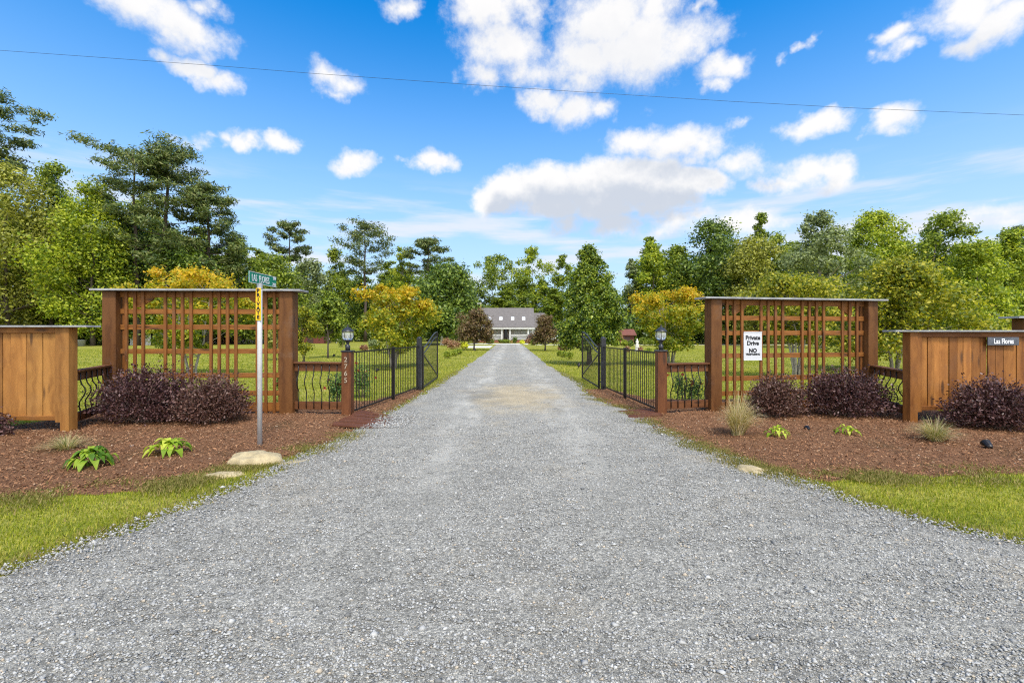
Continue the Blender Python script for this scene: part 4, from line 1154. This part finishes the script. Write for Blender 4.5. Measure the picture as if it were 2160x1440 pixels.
for k, mt in enumerate(('leaf_dark', 'leaf_mid', 'leaf_dark')):
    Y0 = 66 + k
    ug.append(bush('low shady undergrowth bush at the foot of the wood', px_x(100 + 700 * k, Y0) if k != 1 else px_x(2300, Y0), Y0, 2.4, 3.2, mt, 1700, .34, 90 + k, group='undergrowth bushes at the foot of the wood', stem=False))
i = 0
for px in range(-300, 2500, 27):
    i += 1
    if 960 < px < 1240: Y = frng.uniform(98, 104)
    elif px < 640: Y = frng.uniform(63, 70)
    elif px < 960: Y = frng.uniform(86, 94)
    else: Y = frng.uniform(66, 72)
    if 270 < px < 660: Y += 14
    s = frng.uniform(.8, 1.5)
    copy_thing(ug[i % 3], (px_x(px, Y), Y, 0), frng.uniform(0, 6.28), (s * frng.uniform(.9, 1.3), s, s * frng.uniform(.8, 1.4)))

# ---------------------------------------------------------------- house and buildings
def window(root, c, w, h, nv, name='window', pane='glass'):
    f = MB().box(c, (w + .16, .05, h + .16)).build(name, M['trim'], root)
    MB().box((c[0], c[1] - .03, c[2]), (w, .03, h)).build('pane', M[pane], f)
    return f
def house():
    Y = 78.0; x0, x1 = -6.1, 3.72; yb = Y + 9; ze = 2.62; zr = 6.1; yr = Y + 4.6
    root = thing('house', 'pale sided house with grey roof and white porch at the end of the drive', 'house', ((x0 + x1) / 2, Y, 0))
    MB().box(((x0 + x1) / 2, (Y + 2 + yb) / 2, 1.36), (x1 - x0 - .4, yb - Y - 2, 2.72)).build('wall', M['siding'], root)
    for gx in (x0 + .2, x1 - .22):
        MB().prism([Vector((gx, Y + .3, ze)), Vector((gx, yb, ze)), Vector((gx, yr, zr - .12))], (.02, 0, 0)).build('gable', M['siding'], root)
    rf = MB()
    for ya, za in ((Y - .35, ze - .06), (yb + .4, ze - .06)):
        rf.prism([Vector((x0 - .2, ya, za)), Vector((x1 + .2, ya, za)), Vector((x1 + .2, yr, zr)), Vector((x0 - .2, yr, zr))], (0, 0, .12))
    roof = rf.build('roof', M['roof'], root)
    sl = (zr - ze + .06) / (yr - Y + .35)
    for px in (1033, 1056.5, 1081.3, 1104.5):
        y = Y + 1.75; z = ze - .06 + sl * (y - Y + .35) + .17; x = px_x(px, y)
        rot = Matrix.Rotation(math.atan(sl), 3, 'X')
        s = MB().box((x, y, z), (.46, .84, .12), rot).build('skylight', M['skylight'], root)
        MB().box((x, y - .05, z - .06), (.56, .94, .08), rot).build('curb', M['trim'], s)
    MB().box(((x0 + x1) / 2, Y - .30, ze - .16), (x1 - x0 + .3, .06, .22)).build('fascia', M['trim'], root)
    MB().box(((x0 + x1) / 2, Y + .9, .22), (x1 - x0, 2.2, .44)).build('porch_floor', M['brick'], root)
    for px in (1010, 1034, 1058.8, 1075.8, 1114, 1124):
        MB().box((px_x(px, Y), Y, 1.5), (.20, .20, 2.16)).build('column', M['trim'], root)
    for a, b in ((1034, 1058), (1076.8, 1113)):
        xa, xb = px_x(a, Y) + .12, px_x(b, Y) - .02
        rl = MB(); rl.box(((xa + xb) / 2, Y, 1.32), (xb - xa, .07, .09)); rl.box(((xa + xb) / 2, Y, .60), (xb - xa, .06, .07))
        k = int((xb - xa) / .16)
        for i in range(k): rl.box((xa + (i + .5) * (xb - xa) / k, Y, .96), (.045, .045, .64))
        rl.build('porch_railing', M['trim'], root)
    dx = px_x(1066.8, Y + 2)
    dr = MB().box((dx, Y + 1.97, 1.5), (1.25, .06, 2.12)).build('door', M['door'], root)
    MB().box((dx, Y + 1.93, 1.62), (.38, .03, 1.5)).build('pane', M['glass'], dr)
    for s in (-.42, .42):
        MB().box((dx + s, Y + 1.93, 1.5), (.12, .03, 1.9)).build('sidelight', M['trim'], dr)
    for px in (1046, 1090, 1105):
        window(root, (px_x(px, Y + 2), Y + 1.97, 1.75), .85, 1.35, None, pane='blind')
    MB().box((dx, Y - .75, .12), (2.0, .9, .24)).build('porch_step', M['brick'], root)
    ch = MB().box((-5.9, Y + 4.2, 3.45), (.7, .9, 6.9)).build('chimney', M['brick'], root)
    MB().box((-5.9, Y + 4.2, 6.97), (.85, 1.05, .14)).build('chimney_cap', M['white_stone'], ch)
    # garage wing
    wx0, wx1 = x1 + .21, 5.7
    MB().box(((wx0 + wx1) / 2, Y + 6, 1.3), (wx1 - wx0, 6, 2.6)).build('wing_wall', M['siding'], root)
    MB().prism([Vector((wx0, Y + 2.6, 2.5)), Vector((wx1 + .3, Y + 2.6, 2.5)), Vector((wx1 + .3, Y + 6, 5.25)), Vector((wx0, Y + 6, 5.25))], (0, 0, .12)).build('wing_roof', M['roof'], root)
    window(root, (px_x(1139, Y + 3), Y + 2.97, 1.6), 1.0, 1.2, None)
house()

def cottage():
    Y = 76.0; xa, xb = px_x(274, Y), px_x(572, Y)
    root = thing('cottage', 'long white cottage half hidden by bushes behind the trellis with the street sign', 'house', ((xa + xb) / 2, Y, 0))
    MB().box(((xa + xb) / 2, Y + 3.2, 1.5), (xb - xa, 6, 3.0)).build('wall', M['trim'], root)
    rf = MB()
    rf.prism([Vector((xa - .4, Y - .4, 3.0)), Vector((xb + .4, Y - .4, 3.0)), Vector((xb + .4, Y + 3.2, 4.3)), Vector((xa - .4, Y + 3.2, 4.3))], (0, 0, .12))
    rf.prism([Vector((xa - .4, Y + 6.8, 3.0)), Vector((xb + .4, Y + 6.8, 3.0)), Vector((xb + .4, Y + 3.2, 4.3)), Vector((xa - .4, Y + 3.2, 4.3))], (0, 0, .12))
    rf.build('roof', M['roof'], root)
    for px in (298, 340, 445, 545):
        window(root, (px_x(px, Y), Y + .17, 1.75), .9, 1.3, None)
    dk = px_x(500, Y)
    MB().box((dk, Y - 1.1, .95), (2.6, 2.4, .16)).build('porch_deck', M['red_wood'], root)
    MB().box((dk, Y - 2.2, .45), (2.6, .08, .9)).build('deck_skirt', M['red_wood'], root)
    for s in (-1.25, 1.25):
        MB().box((dk + s, Y - 2.25, 1.55), (.12, .12, 3.1)).build('porch_post', M['red_wood'], root)
    st = MB()
    for i in range(5): st.box((dk + 1.45 + i * .28, Y - 1.2, .82 - i * .17), (.30, 1.2, .06))
    st.build('stairs', M['red_wood'], root)
    for yy in (-1.75, -.65):
        MB().bar((dk + 1.3, Y + yy, 1.95), (dk + 2.75, Y + yy, 1.0), .06, .09).build('stair_rail', M['red_wood'], root)
cottage()
t = thing('garden_screen', 'white panel screen and tall white post standing on the lawn before the cottage', 'screen', (px_x(299, 62), 62, 0))
MB().box((px_x(280, 62), 62, 1.75), (.55, .3, 3.5)).build('post', M['trim'], t, .02)
MB().box((px_x(303, 62), 61.9, .72), (2.1, .12, 1.44)).build('panel', M['trim'], t, .02)
def shed(label, px, Y, w, h, roofm):
    x = px_x(px, Y); root = thing('shed', label, 'shed', (x, Y, 0))
    MB().box((x, Y + 1.2, h / 2), (w, 2.4, h)).build('wall', M['red_wood'], root)
    rf = MB()
    rf.prism([Vector((x - w / 2 - .3, Y - .3, h - .05)), Vector((x + w / 2 + .3, Y - .3, h - .05)), Vector((x + w / 2 + .3, Y + 1.2, h + .75)), Vector((x - w / 2 - .3, Y + 1.2, h + .75))], (0, 0, .1))
    rf.prism([Vector((x - w / 2 - .3, Y + 2.7, h - .05)), Vector((x + w / 2 + .3, Y + 2.7, h - .05)), Vector((x + w / 2 + .3, Y + 1.2, h + .75)), Vector((x - w / 2 - .3, Y + 1.2, h + .75))], (0, 0, .1))
    rf.build('roof', roofm, root)
    MB().box((x, Y - .03, h * .42), (.9, .05, h * .8)).build('door', M['door'], root)
shed('small red shed under the trees past the pear tree', 1322, 63, 2.0, 1.35, M['red_roof'])
shed('low red brown garden shed behind the small round green tree', 655, 72, 4.2, 1.5, M['red_roof'])

def car():
    Y = 77.0; xc = px_x(1175, Y); root = thing('parked_car', 'white car parked beside the house half hidden by the pear tree', 'car', (xc, Y, 0))
    side = [(-2.2, .35), (-2.25, .75), (-2.1, .88), (-1.35, .96), (-.75, 1.42), (.75, 1.45), (1.45, .98), (2.1, .86), (2.25, .6), (2.2, .35)]
    MB().prism([Vector((xc + a, Y - .85, b)) for a, b in side], (0, 1.7, 0)).build('body', M['car_paint'], root, .08)
    for w in ([(-1.2, .99), (-.72, 1.36), (-.05, 1.38), (-.05, .99)], [(.05, .99), (.05, 1.38), (.72, 1.38), (1.25, .99)]):
        MB().prism([Vector((xc + a, Y - .865, b)) for a, b in w], (0, .02, 0)).build('side_window', M['glass'], root)
    for sx in (-1.4, 1.4):
        for sy in (-.74, .74):
            wv = MB().tube([(xc + sx, Y + sy - .11, .33), (xc + sx, Y + sy + .11, .33)], .33, 18).build('wheel', M['tyre'], root)
            MB().tube([(xc + sx, Y + sy - .12, .33), (xc + sx, Y + sy + .12, .33)], .2, 14).build('rim', M['galv'], wv)
    for sx in (-2.22, 2.2):
        MB().box((xc + sx, Y - .6, .68), (.10, .34, .14)).build('headlight' if sx < 0 else 'tail_light', M['skylight'] if sx < 0 else M['petal'], root, .02)
car()
def picnic():
    Y = 74; x = px_x(703, Y); root = thing('picnic_table', 'pale wooden picnic table on the far lawn', 'picnic table', (x, Y, 0))
    MB().box((x, Y, .74), (1.9, .75, .06)).build('tabletop', M['white_stone'], root)
    for s in (-.65, .65): MB().box((x, Y + s, .44), (1.9, .28, .05)).build('bench', M['white_stone'], root)
    for s in (-.7, .7):
        mb = MB(); mb.bar((x + s, Y - .65, 0), (x + s, Y + .2, .72), .06, .09); mb.bar((x + s + .07, Y + .65, 0), (x + s + .07, Y - .2, .72), .06, .09)
        mb.build('leg_frame', M['white_stone'], root)
picnic()
def statue(label, px, Y, h):
    x = px_x(px, Y); root = thing('statue', label, 'statue', (x, Y, 0)); k = h
    MB().lathe((x, Y, 0), [(.24 * k, 0), (.24 * k, .06 * k), (.17 * k, .09 * k), (.14 * k, .30 * k), (.19 * k, .34 * k), (.19 * k, .38 * k)], 12).build('pedestal', M['white_stone'], root)
    MB().lathe((x, Y, .38 * k), [(.12 * k, 0), (.14 * k, .12 * k), (.09 * k, .26 * k), (.12 * k, .36 * k), (.13 * k, .42 * k), (.05 * k, .47 * k), (.04 * k, .49 * k), (.07 * k, .54 * k), (.07 * k, .58 * k), (.03 * k, .62 * k)], 12).build('figure', M['white_stone'], root, smooth=True)
statue('white garden statue on a pedestal in the lawn past the black fence', 1344, 40, 1.12)
statue('white garden statue beside the rust coloured shrubs near the house', 932, 63, 1.35)
t = thing('tub', 'round grey metal tub at the foot of the wood', 'tub', (px_x(172, 57), 57, 0))
MB().lathe((px_x(172, 57), 57, 0), [(.34, 0), (.42, .72), (.45, .74), (.45, .78), (.40, .76), (.34, .1)], 20).build('bucket', M['galv'], t, smooth=True)

# ---------------------------------------------------------------- garden shrubs on the lawn
for k, (px, Y, r) in enumerate(((944.5, 29.5, .33), (957.5, 32.2, .31), (968.5, 34.6, .31))):
    bush(('round clipped yellow green shrub at the gate end of a row by the drive', 'middle clipped ball shrub of the row beside the drive', 'clipped ball shrub at the house end of the row beside the drive')[k], px_x(px, Y), Y, r, r * 1.5, 'leaf_box', 1100, .075, 100 + k, 'boxwood', 'shrub', 'clipped shrubs on the numbered post side of the drive', 16)
for k, (px, Y, r) in enumerate(((1202, 28.5, .30), (1190, 30.4, .29), (1181, 32.0, .28))):
    bush(('clipped ball shrub closest to the gate, in front of the copper tree', 'middle clipped ball shrub before the copper tree by the house', 'clipped ball shrub furthest from the gate before the copper tree')[k], px_x(px, Y), Y, r, r * 1.5, 'leaf_box', 1000, .075, 110 + k, 'boxwood', 'shrub', 'clipped shrubs on the pear tree side of the drive', 16)
for lab, px, Y, w, h, mt, sd in (
    ('rust brown shrub behind the clipped row by the concrete path', 957, 47, .85, .95, 'leaf_rust', 1), ('rust brown shrub beside the white statue near the house', 944, 57, .9, 1.1, 'leaf_rust', 2),
    ('bright yellow shrub at the corner of the concrete path', 981, 47, .42, .75, 'leaf_yellow', 3), ('low rust brown shrub in the lawn left of the pear tree', 1187, 43, .62, .62, 'leaf_rust', 4),
    ('dark green shrub under the lower branches of the pear tree', 1205, 46, .6, .6, 'leaf_dark', 5), ('tall oval evergreen shrub behind the numbered lantern', 722, 53, .5, 1.65, 'leaf_dark', 6),
    ('silvery pale green mound shrub beyond the black fence', 789, 44, .72, 1.15, 'leaf_grey', 7), ('small rust shrub beside the silvery mound shrub', 768, 43, .42, .55, 'leaf_rust', 8),
    ('green shrub by the porch left of the driveway end', 1034, 68, .7, .9, 'leaf_mid', 9), ('flat green hedge clump below the porch steps', 1064, 75, 1.3, .7, 'leaf_mid', 10),
    ('dark rounded shrub at the porch beside the right column', 1086, 75.5, .55, 1.05, 'leaf_dark', 11), ('bright yellow flowering clump at the end of the drive', 1101, 67, .5, .6, 'leaf_yellow', 12),
    ('rounded green shrub by the drive near the right copper tree', 1127, 62, .6, 1.0, 'leaf_box', 13), ('rust shrub between yellow clump and green shrub', 1112, 71, .5, .8, 'leaf_rust', 14),
    ('rust ball shrub behind the middle post of the right picket fence', 1322, 39, .32, .5, 'leaf_rust', 15), ('small rust shrub at the foot of the white statue', 1351, 39.5, .25, .42, 'leaf_rust', 16),
    ('green ball shrub right of the white statue', 1368, 37, .33, .42, 'leaf_box', 17), ('low green ball shrub beside the unnumbered lantern', 1385, 36, .26, .34, 'leaf_box', 18),
    ('leafy shrub at the wood edge before the red shed', 1301, 55, .45, .8, 'leaf_mid', 19), ('second leafy shrub before the red shed', 1317, 55, .5, .85, 'leaf_box', 20),
    ('third leafy shrub before the red shed near the statue', 1331, 55, .45, .85, 'leaf_dark', 21), ('rust red shrub beside the red shed', 1305, 61, .9, 1.5, 'leaf_rust', 22),
    ('round green hedge bush before the dark wood past the statue', 1358, 58, .75, 1.1, 'leaf_mid', 23), ('round green hedge bush next to the unnumbered lantern', 1374, 58, .7, 1.1, 'leaf_mid', 24),
    ('dark green foundation bush at the cottage', 345, 70, 1.9, 2.4, 'leaf_mid', 25), ('second leafy foundation bush at the cottage', 385, 70, 2.0, 2.1, 'leaf_dark', 26),
    ('low leafy foundation bush beside the cottage stairs', 430, 70, 2.2, 1.9, 'leaf_olive', 27), ('rust tinted bush before the cottage stairs', 470, 71, 1.2, 1.4, 'leaf_rust', 28),
    ('dark purple shrub between copper tree and porch column', 1120, 73, .9, 1.7, 'lorop2', 29)):
    bush(lab, px_x(px, Y), Y, w, h, mt, 1000, .13 if Y < 60 else .2, 120 + sd, 'shrub')
for lab, px, Y, w, h, sd in (('rose bush with coral blossoms behind the railing by the numbered post', 709, 10.1, .30, .88, 1), ('tall rose bush with red blossoms behind the first pickets', 762, 11.3, .34, .95, 2),
        ('rose bush with red blossoms behind the railing by the unnumbered lamp post', 1448, 10.3, .42, .78, 3), ('small red rose bush behind the trellis post by the sign pole', 598, 10.6, .28, .85, 4)):
    o = bush(lab, px_x(px, Y), Y, w, h, 'leaf_rose', 1300, .045, 160 + sd, 'rose_bush', 'shrub', None, 16)
    rng = np.random.RandomState(sd); X = px_x(px, Y); k = 8
    cc = np.stack([X + rng.randn(k) * w * .45, Y + rng.randn(k) * w * .45, h * (.45 + .55 * rng.rand(k))], 1)
    V = leaves(cc, np.full((k, 3), .035), np.full(k, 16), .04, rng, .9); np_mesh('blossoms', V, quads(V), M['petal'], o)

# ---------------------------------------------------------------- purple shrubs in the beds
def purple(label, X, Y, w, d, h, seed, mat='lorop', n=420):
    r = np.random.RandomState(seed); root = thing('purple_shrub', label, 'shrub', (X, Y, 0), 'purple shrubs in the mulch beds')
    mb = MB(); P = []; D = []
    for i in range(n):
        a = r.rand() * 6.283; ph = math.acos(1 - .98 * r.rand()); k = .80 + .28 * r.rand() + .10 * math.sin(a * 3 + seed) + .06 * math.sin(a * 7)
        e = Vector((X + w * k * math.sin(ph) * math.cos(a), Y + d * k * math.sin(ph) * math.sin(a), max(.08, .16 * h + h * .84 * k * math.cos(ph) ** .8)))
        s = Vector((X + r.randn() * w * .12, Y + r.randn() * d * .12, .02))
        m = s.lerp(e, .55) + Vector((0, 0, .10 * h)) + Vector(r.randn(3) * .03)
        if i % 5 == 0: mb.tube([s, m, e], [.010, .006, .002], 4, False)
        for j in range(30):
            f = .42 + .62 * (j / 29) ** .85
            q = m.lerp(e, (f - .55) / .45) if f > .55 else s.lerp(m, f / .55)
            sp = .042 + .05 * (1 - f)
            P.append(q + Vector(r.randn(3) * sp)); D.append((e - m))
    P = np.array([tuple(p) for p in P]); D = np.array([tuple(p) for p in D]); D /= np.linalg.norm(D, axis=1)[:, None] + 1e-9
    k = len(P); t = D + r.randn(k, 3) * .8; t /= np.linalg.norm(t, axis=1)[:, None]
    b = np.cross(t, r.randn(k, 3) + np.array([0, 0, 1.2])); b /= np.linalg.norm(b, axis=1)[:, None] + 1e-9
    L = .035 * (.6 + .9 * r.rand(k)); W = L * .58
    P[:, 2] = np.maximum(P[:, 2], .03)
    V = np.stack([P - t * L[:, None] * .5, P + b * W[:, None] * .5, P + t * L[:, None] * .6, P - b * W[:, None] * .5], 1).reshape(-1, 3)
    np_mesh('foliage', V, quads(V), M[mat], root)
    for i in range(6):
        a = i * 1.05 + seed; mb.tube([(X + .04 * math.cos(a), Y + .04 * math.sin(a), -.03), (X + .10 * math.cos(a), Y + .08 * math.sin(a), .16 * h), (X + .35 * w * math.cos(a), Y + .35 * d * math.sin(a), .6 * h)], [.020, .016, .006], 6, False)
    mb.build('stems', M['twig'], root, fix=False)
purple('widest dark purple shrub hiding the foot of the trellis behind the sign pole', -6.35, 7.95, .98, .58, .98, 1, n=620)
purple('smaller brown purple shrub touching the widest one beside the sign pole', -5.18, 7.92, .60, .5, .84, 2, 'lorop2', 430)
purple('purple shrub at the bottom of the private drive sign trellis beside the fountain grass', 4.86, 8.45, .52, .42, .80, 3, 'lorop2', 380)
purple('wide purple shrub between the private drive sign trellis and the bent railing', 6.22, 8.52, .86, .5, .90, 4, 'lorop', 560)
purple('dark purple shrub in front of the brown fence below the slate sign', 7.86, 7.42, .72, .50, .82, 5, 'lorop', 520)
purple('purple shrub cut off at the frame edge in front of the honey board fence', -8.15, 6.75, .55, .45, .42, 6, 'lorop', 300)

# ---------------------------------------------------------------- ornamental grasses, hostas, rocks, lights
def fountain(label, X, Y, h, w, seed, n=420, bias=0.0, mat='orn_grass'):
    r = np.random.RandomState(seed); root = thing('fountain_grass', label, 'grass clump', (X, Y, 0), 'fountain grass clumps in the mulch beds')
    V = []; Q = []
    for i in range(n):
        a = r.rand() * 6.283; s0 = .07 * r.rand(); L = h * (.6 + .6 * r.rand()); out = w * (.15 + .95 * r.rand() ** .8)
        bx, by = X + s0 * math.cos(a), Y + s0 * math.sin(a); K = 6; wd = .0028 + .002 * r.rand()
        pa = a + 1.57; o = len(V)
        for j in range(K + 1):
            f = j / K
            x = bx + math.cos(a) * out * f ** 1.3 + bias * f; y = by + math.sin(a) * out * f ** 1.3
            z = .01 + L * (1.35 * f - .62 * f * f * (out / w + .35))
            k = wd * (1 - f * .85)
            V.append((x + math.cos(pa) * k, y + math.sin(pa) * k, max(.01, z))); V.append((x - math.cos(pa) * k, y - math.sin(pa) * k, max(.01, z)))
            if j: q = o + 2 * j; Q.append((q - 2, q - 1, q + 1, q))
    np_mesh('blades', V, Q, M[mat], root)
p = gpt(1555, 925); fountain('tall straw coloured fountain grass at the gravel edge before the trellis', p.x, p.y, .66, .36, 1, 800, .06, 'straw_grass')
p = gpt(1972, 938); fountain('rounded green and straw fountain grass before the brown fence', p.x, p.y, .36, .34, 2, 620)
p = gpt(140, 955); fountain('low thin fountain grass below the end of the honey fence', p.x, p.y, .24, .34, 3, 300)

def hosta(label, px, py, rad, h, n, mat, seed, jit=.0):
    c = gpt(px, py); r = np.random.RandomState(seed); root = thing('hosta', label, 'plant', c, 'hostas in the mulch beds'); V = []; Q = []
    for i in range(n):
        a = i * 2.39996 + r.randn() * .25; lay = (i + .5) / n
        out = rad * (.30 + .75 * lay) * (.85 + .3 * r.rand()); L = rad * (.42 + .25 * r.rand()); W = L * (.27 + .06 * r.rand())
        zb = h * (.95 - .55 * lay) * (.8 + .4 * r.rand())
        sx = c.x + math.cos(a) * (out - L * .55); sy = c.y + math.sin(a) * (out - L * .55); pa = a + 1.57 + r.randn() * .15
        o = len(V); K = 7
        for j in range(K + 1):
            f = j / K; wd = W * math.sin(math.pi * min(1, f ** .75 * .98 + .02)) ** .9
            x = sx + math.cos(a) * L * f; y = sy + math.sin(a) * L * f; z = .05 + zb + h * .32 * math.sin(f * 2.2) - h * .55 * f * f * (.4 + lay)
            z = max(.02, z)
            for s, dz in ((-1, .16), (0, -.05), (1, .16)):
                V.append((x + math.cos(pa) * wd * s, y + math.sin(pa) * wd * s, z + dz * wd))
            if j:
                q = o + 3 * j
                Q.append((q - 3, q - 2, q + 1, q)); Q.append((q - 2, q - 1, q + 2, q + 1))
    np_mesh('leaves', V, Q, M[mat], root, smooth=True)
    mb = MB()
    for i in range(10):
        a = i * .63; mb.tube([(c.x, c.y, 0), (c.x + math.cos(a) * rad * .4, c.y + math.sin(a) * rad * .4, h * .8)], [.006, .004], 5, False)
    mb.build('stalks', M[mat], root, fix=False)
hosta('darker bushy hosta close to the low fountain grass', 192, 992, .20, .18, 90, 'hosta_dark', 1)
hosta('broad lime hosta with open rosette between grass verge and purple shrub', 357, 966, .23, .17, 48, 'hosta', 2)
hosta('small lime hosta beside the tall straw fountain grass', 1640, 928, .16, .13, 26, 'hosta', 3)
hosta('small sparse lime hosta in front of the wide purple shrub', 1786, 924, .15, .12, 20, 'hosta', 4)

def rock(label, px, py, sx, sy, sz, rot, seed, z=-.02, cat='rock', mat='rock'):
    c = gpt(px, py); r = np.random.RandomState(seed); bm = bmesh.new(); bmesh.ops.create_icosphere(bm, subdivisions=4, radius=1)
    ph = r.rand(6) * 6.28
    for v in bm.verts:
        q = v.co.copy(); k = 1 + .13 * math.sin(q.x * 2.4 + ph[0]) * math.cos(q.y * 2.9 + ph[1]) + .07 * math.sin(q.x * 6 + ph[2]) * math.sin(q.y * 7 + ph[3] + q.z * 3) + .03 * math.sin(q.x * 15 + ph[4]) * math.sin(q.y * 13 + ph[5])
        zz = q.z
        if zz > .45: zz = .45 + (zz - .45) * .45
        v.co = Vector((q.x * k * sx, q.y * k * sy, zz * k * sz))
    me = bpy.data.meshes.new('rock'); bm.to_mesh(me); bm.free()
    o = link_mesh('rock', me, M[mat], smooth=True); o.location = (c.x, c.y, z); o.rotation_euler = (0, .05, rot); tag(o, label, cat, 'rocks along the gravel edge')
rock('biggest tan flat rock at the foot of the sign pole', 538, 978, .30, .19, .24, .45, 1)
rock('narrow tan rock half sunk in the grass beside the biggest rock', 478, 1003, .21, .10, .09, .5, 2)
rock('low tan rock at the gravel edge right of the biggest rock', 625, 976, .21, .08, .07, .75, 3)
rock('pale rounded rock half buried by gravel at the mulch edge', 1590, 996, .19, .16, .17, -.6, 4, z=-.055)
rock('small pale stone under the black picket fence', 1330, 852, .12, .07, .06, .2, 5)
def spot(label, px, py, k=1.0, tilt=.5, mat='black_metal'):
    c = gpt(px, py); root = thing('garden_spotlight', label, 'light', c, 'low garden spotlights')
    MB().tube([c + Vector((0, 0, -.05)), c + Vector((0, 0, .06 * k))], .012 * k, 8).build('stake', M[mat], root)
    d = Vector((.25, math.cos(tilt), math.sin(tilt))).normalized(); b = c + Vector((0, 0, .075 * k))
    hd = MB().tube([b - d * .05 * k, b - d * .03 * k, b + d * .045 * k, b + d * .05 * k], [.022 * k, .034 * k, .045 * k, .050 * k], 14).build('housing', M[mat], root, smooth=False)
    MB().tube([b + d * .0505 * k, b + d * .053 * k], .040 * k, 14).build('lens', M['glass'], hd)
spot('black garden spotlight in the mulch near the frame edge', 2084, 952, 1.15)
spot('black garden spotlight between the two small lime hostas', 1704, 913, .9, .2)
spot('small grey garden spotlight between the bushy hosta and the broad hosta', 277, 950, .55, .1, 'galv')
spot('black garden spotlight on the lawn before the small round tree', 704, 753, 1.5, .6)
spot('black garden spotlight under the copper tree left of the drive', 1002, 741, 1.7, .6)
spot('black garden spotlight on the lawn beside the open gate leaf by the pear tree', 1221, 776, 1.7, .8)
spot('black garden spotlight behind the pickets near the numbered post', 795, 786, 1.3, .5)
